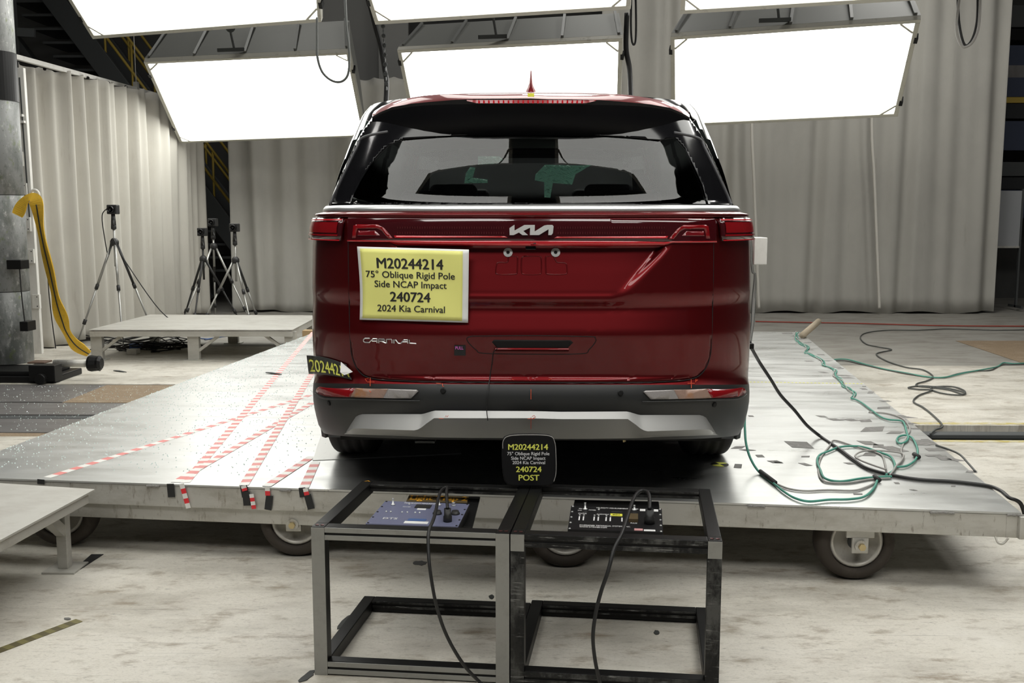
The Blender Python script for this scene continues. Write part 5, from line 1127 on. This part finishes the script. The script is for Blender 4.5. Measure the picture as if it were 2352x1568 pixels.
pb_ = thing('pole_base', 'black greasy base plate with a steel cylinder pointing right', 'machine base', V(-4.8, 9.3, 0))
a = onz(150, 872); mb = MB(); mb.box((-5.9, 8.95, .0), (a.x+.0, 9.5, .06)); mb.box((-5.6, 9.0, .06), (-4.45, 9.45, .10)); mb.build('base_plate', M_black, pb_, bevel=.01)
mb = MB(); mb.box((a.x-.22, 8.9, .02), (a.x+.02, 9.05, .17)); mb.lathe([(.05, 0), (.05, .1)], V(a.x-.1, 8.85, .05), (0, 1, 0), 16); mb.build('bearing_block', M_black, pb_, bevel=.006)
c0 = V(a.x-.1, 9.15, .155); c1 = V(ony(210, 843, 9.15).x, 9.15, .155); MB().tube([c0, c1], .035, 20).build('cylinder_rod', M_alu, pb_, smooth=True)
mb = MB(); mb.lathe([(.03, 0), (.072, .01), (.078, .03), (.07, .09), (.074, .11), (.05, .13)], c1-V(.03, 0, 0), (1, 0, 0), 12); mb.build('end_cap', M_black, pb_)
mb = MB(); mb.box((-4.66, 9.04, .165), (-4.50, 9.2, .18)); mb.build('bolt_plate', mat('rusty_metal', (.10, .06, .04), .7), pb_, bevel=.005)
# sling
sp_ = [(40, 494), (50, 472), (62, 456), (76, 454), (84, 470), (92, 520), (102, 570), (114, 620), (124, 665), (132, 700), (143, 735), (152, 760), (168, 785), (184, 800), (204, 812)]
pts = catmull([ony(x, y, lerp(9.25, 10.0, max(0, i-4)/10)) for i, (x, y) in enumerate(sp_)], 6)
def wv(i, n): return .050+.012*math.sin(i*.35)
sl = thing('lifting_sling', 'dirty yellow lifting sling draped from the white rail to the floor', 'sling', pts[-1])
rows = []
for i, p in enumerate(pts):
    d_ = (pts[min(i+1, len(pts)-1)]-pts[max(i-1, 0)]).normalized(); sd = d_.cross(V(0, 1, 0)).normalized(); tw_ = .5*math.sin(i*.12); sd = (sd*math.cos(tw_)+V(0, 1, 0)*math.sin(tw_)).normalized()*wv(i, 0); nn = d_.cross(sd).normalized()*.006
    rows.append([p-sd-nn, p+sd-nn, p+sd+nn, p-sd+nn])
mb = MB(); mb.grid(rows, True); mb.build('webbing', M_sling, sl)
cable('stitch_wire', [p+V(.012, -.03, 0) for p in pts[24::6]], .006, M_cblack, None, parent=sl)
cable('thin_wire', [ony(x, y, 9.6) for x, y in ((82, 500), (96, 560), (108, 620), (113, 680), (120, 740), (128, 800))], .005, M_cblack, 'thin black wire dangling beside the yellow sling')
mb = MB(); c = ony(80, 447, 9.3); mb.tube([c+V(.04*math.cos(k*math.pi/8), 0, .045*math.sin(k*math.pi/8)) for k in range(-2, 11)], .012, 8); mb.build('hook', M_whitep, wr, smooth=True)
# ================================================================== TRIPODS
def tripod(px, ytop, yhub, Y, label, R=.42, rot=0, blk=False, feet=None, cam_=True):
    b = ony(px, 600, Y); t = thing('camera_tripod', label, 'tripod', V(b.x, Y, 0)); hub = V(b.x, Y, ony(px, yhub, Y).z); top_ = V(b.x, Y, ony(px, ytop, Y).z); mt = M_tblack if blk else M_tripod
    for k in range(3):
        a = rot+2*math.pi*k/3; ft = V(b.x+R*math.cos(a), Y+R*math.sin(a), .012); h0 = hub+V(.04*math.cos(a), .04*math.sin(a), -.03)
        m1 = h0.lerp(ft, .42); m2 = h0.lerp(ft, .78); lg = MB().tube([h0, m1], .016, 8).build('leg', mt if k else M_tblack, t, smooth=True)
        MB().tube([m1, m2, ft], [.013, .011, .008], 8).build('leg_extension', mt, lg, smooth=True)
        for m_ in (m1, m2): MB().tube([m_+(ft-m_).normalized()*-.03, m_+(ft-m_).normalized()*.03], .022, 8).build('leg_lock', M_tblack, lg, smooth=True)
        MB().tube([ft-V(0, 0, .01), ft+V(0, 0, .01)], .018, 8).build('rubber_foot', M_tblack, lg, smooth=True)
    MB().tube([hub-V(0, 0, .28), top_-V(0, 0, .2)], .014, 10).build('centre_column', mt, t, smooth=True)
    mb = MB(); mb.lathe([(.03, -.04), (.05, -.02), (.05, .02), (.025, .05)], hub, (0, 0, 1), 14); mb.lathe([(.02, -.03), (.032, -.02), (.03, .02), (.02, .03)], top_-V(0, 0, .22), (0, 0, 1), 12); mb.build('hub', M_tblack, t, smooth=True)
    hd = MB(); hd.tube([top_-V(0, 0, .2), top_-V(0, 0, .07)], [.03, .022], 10); hd.tube([top_-V(0, 0, .12), top_+V(.06, -.14, -.2)], .009, 6); hd.build('pan_head', M_tblack, t, smooth=True)
    if cam_:
        cb = thing('small_camera', 'small black camera on top of ' + label, 'camera', top_-V(0, 0, .07)); mb = MB(); mb.box(top_+V(-.06, -.04, -.07), top_+V(.06, .06, .04)); mb.build('camera_body', M_tblack, cb, bevel=.01)
        MB().lathe([(.04, 0), (.04, .05), (.032, .055), (.03, .02)], top_+V(0, -.04, -.015), (0, -1, 0), 18).build('camera_lens', M_glossblack, cb, smooth=True)
    return t, top_, hub
_, tp_, hb_ = tripod(265, 478, 557, 11.75, 'the silver tripod standing alone at the left', .52, 1.0)
cable('camera_cable', [tp_+V(-.06, 0, 0), tp_+V(-.13, 0, -.08), tp_+V(-.12, 0, -.3), tp_+V(-.08, 0, -.55), hb_+V(0, -.05, .05), hb_+V(.15, -.1, -.2), hb_+V(.55, -.1, -.8), hb_+V(.85, 0, -1.05)], .006, M_cblack, 'black cable from the lone left tripod camera to the stage')
tripod(467, 530, 595, 13.6, 'the black tripod, leftmost of three behind the stage', .5, .5, True)
tripod(492, 508, 566, 13.9, 'the silver tripod, middle of three behind the stage', .55, 1.9)
tripod(541, 520, 598, 13.3, 'the silver tripod, rightmost of three behind the stage', .5, 1.2)
# ================================================================== FLOOR BITS
tag(MB().stripes(onz(182, 1424, .001), onz(-40, 1508, .001), 14, .042).build_striped('hazard_tape', M_olive, mat('dark_olive', (.09, .075, .03), .6)), 'olive and black striped tape strip on the floor at lower left', 'tape')
def blob(name, px, py, w_, h_, m_, lab, an=0, seed=1):
    r_ = random.Random(seed); pts = []
    for k in range(14):
        t_ = 2*math.pi*k/14; x = math.cos(t_)*w_/2*r_.uniform(.75, 1.1); y = math.sin(t_)*h_/2*r_.uniform(.7, 1.15); pts.append(onz(px+x*math.cos(an)-y*math.sin(an), py+x*math.sin(an)+y*math.cos(an), .001))
    mb = MB(); mb.prism(pts, (0, 0, .002)); tag(mb.build(name, m_), lab, 'patch')
M_patch = mat('dark_floor_patch', (.035, .037, .035), .7)
blob('floor_stain', 792, 1427, 54, 12, M_patch, 'long dark patch on the floor behind the left stand leg', -.75, 1)
blob('floor_stain', 705, 1553, 46, 15, M_patch, 'dark patch on the floor outside the foot of the left stand', -.6, 2)
blob('floor_stain', 965, 1293, 34, 11, mat('worn_tape_patch', (.10, .10, .095), .7), 'oval grey patch on the floor seen through the left stand', 0, 3)
blob('floor_stain', 1129, 1371, 14, 10, M_patch, 'small dark patch beside the middle stand leg', 0, 4)
blob('floor_stain', 1508, 1452, 14, 11, M_patch, 'small dark scrap on the floor seen through the right stand', 0, 5)
blob('floor_stain', 1494, 1556, 26, 12, M_patch, 'dark scrap on the floor at the bottom of the right stand', -.2, 6)
blob('floor_stain', 155, 1421, 18, 6, mat('grey_spot', (.13, .13, .12), .7), 'grey oval spot on the floor above the olive tape', 0, 7)
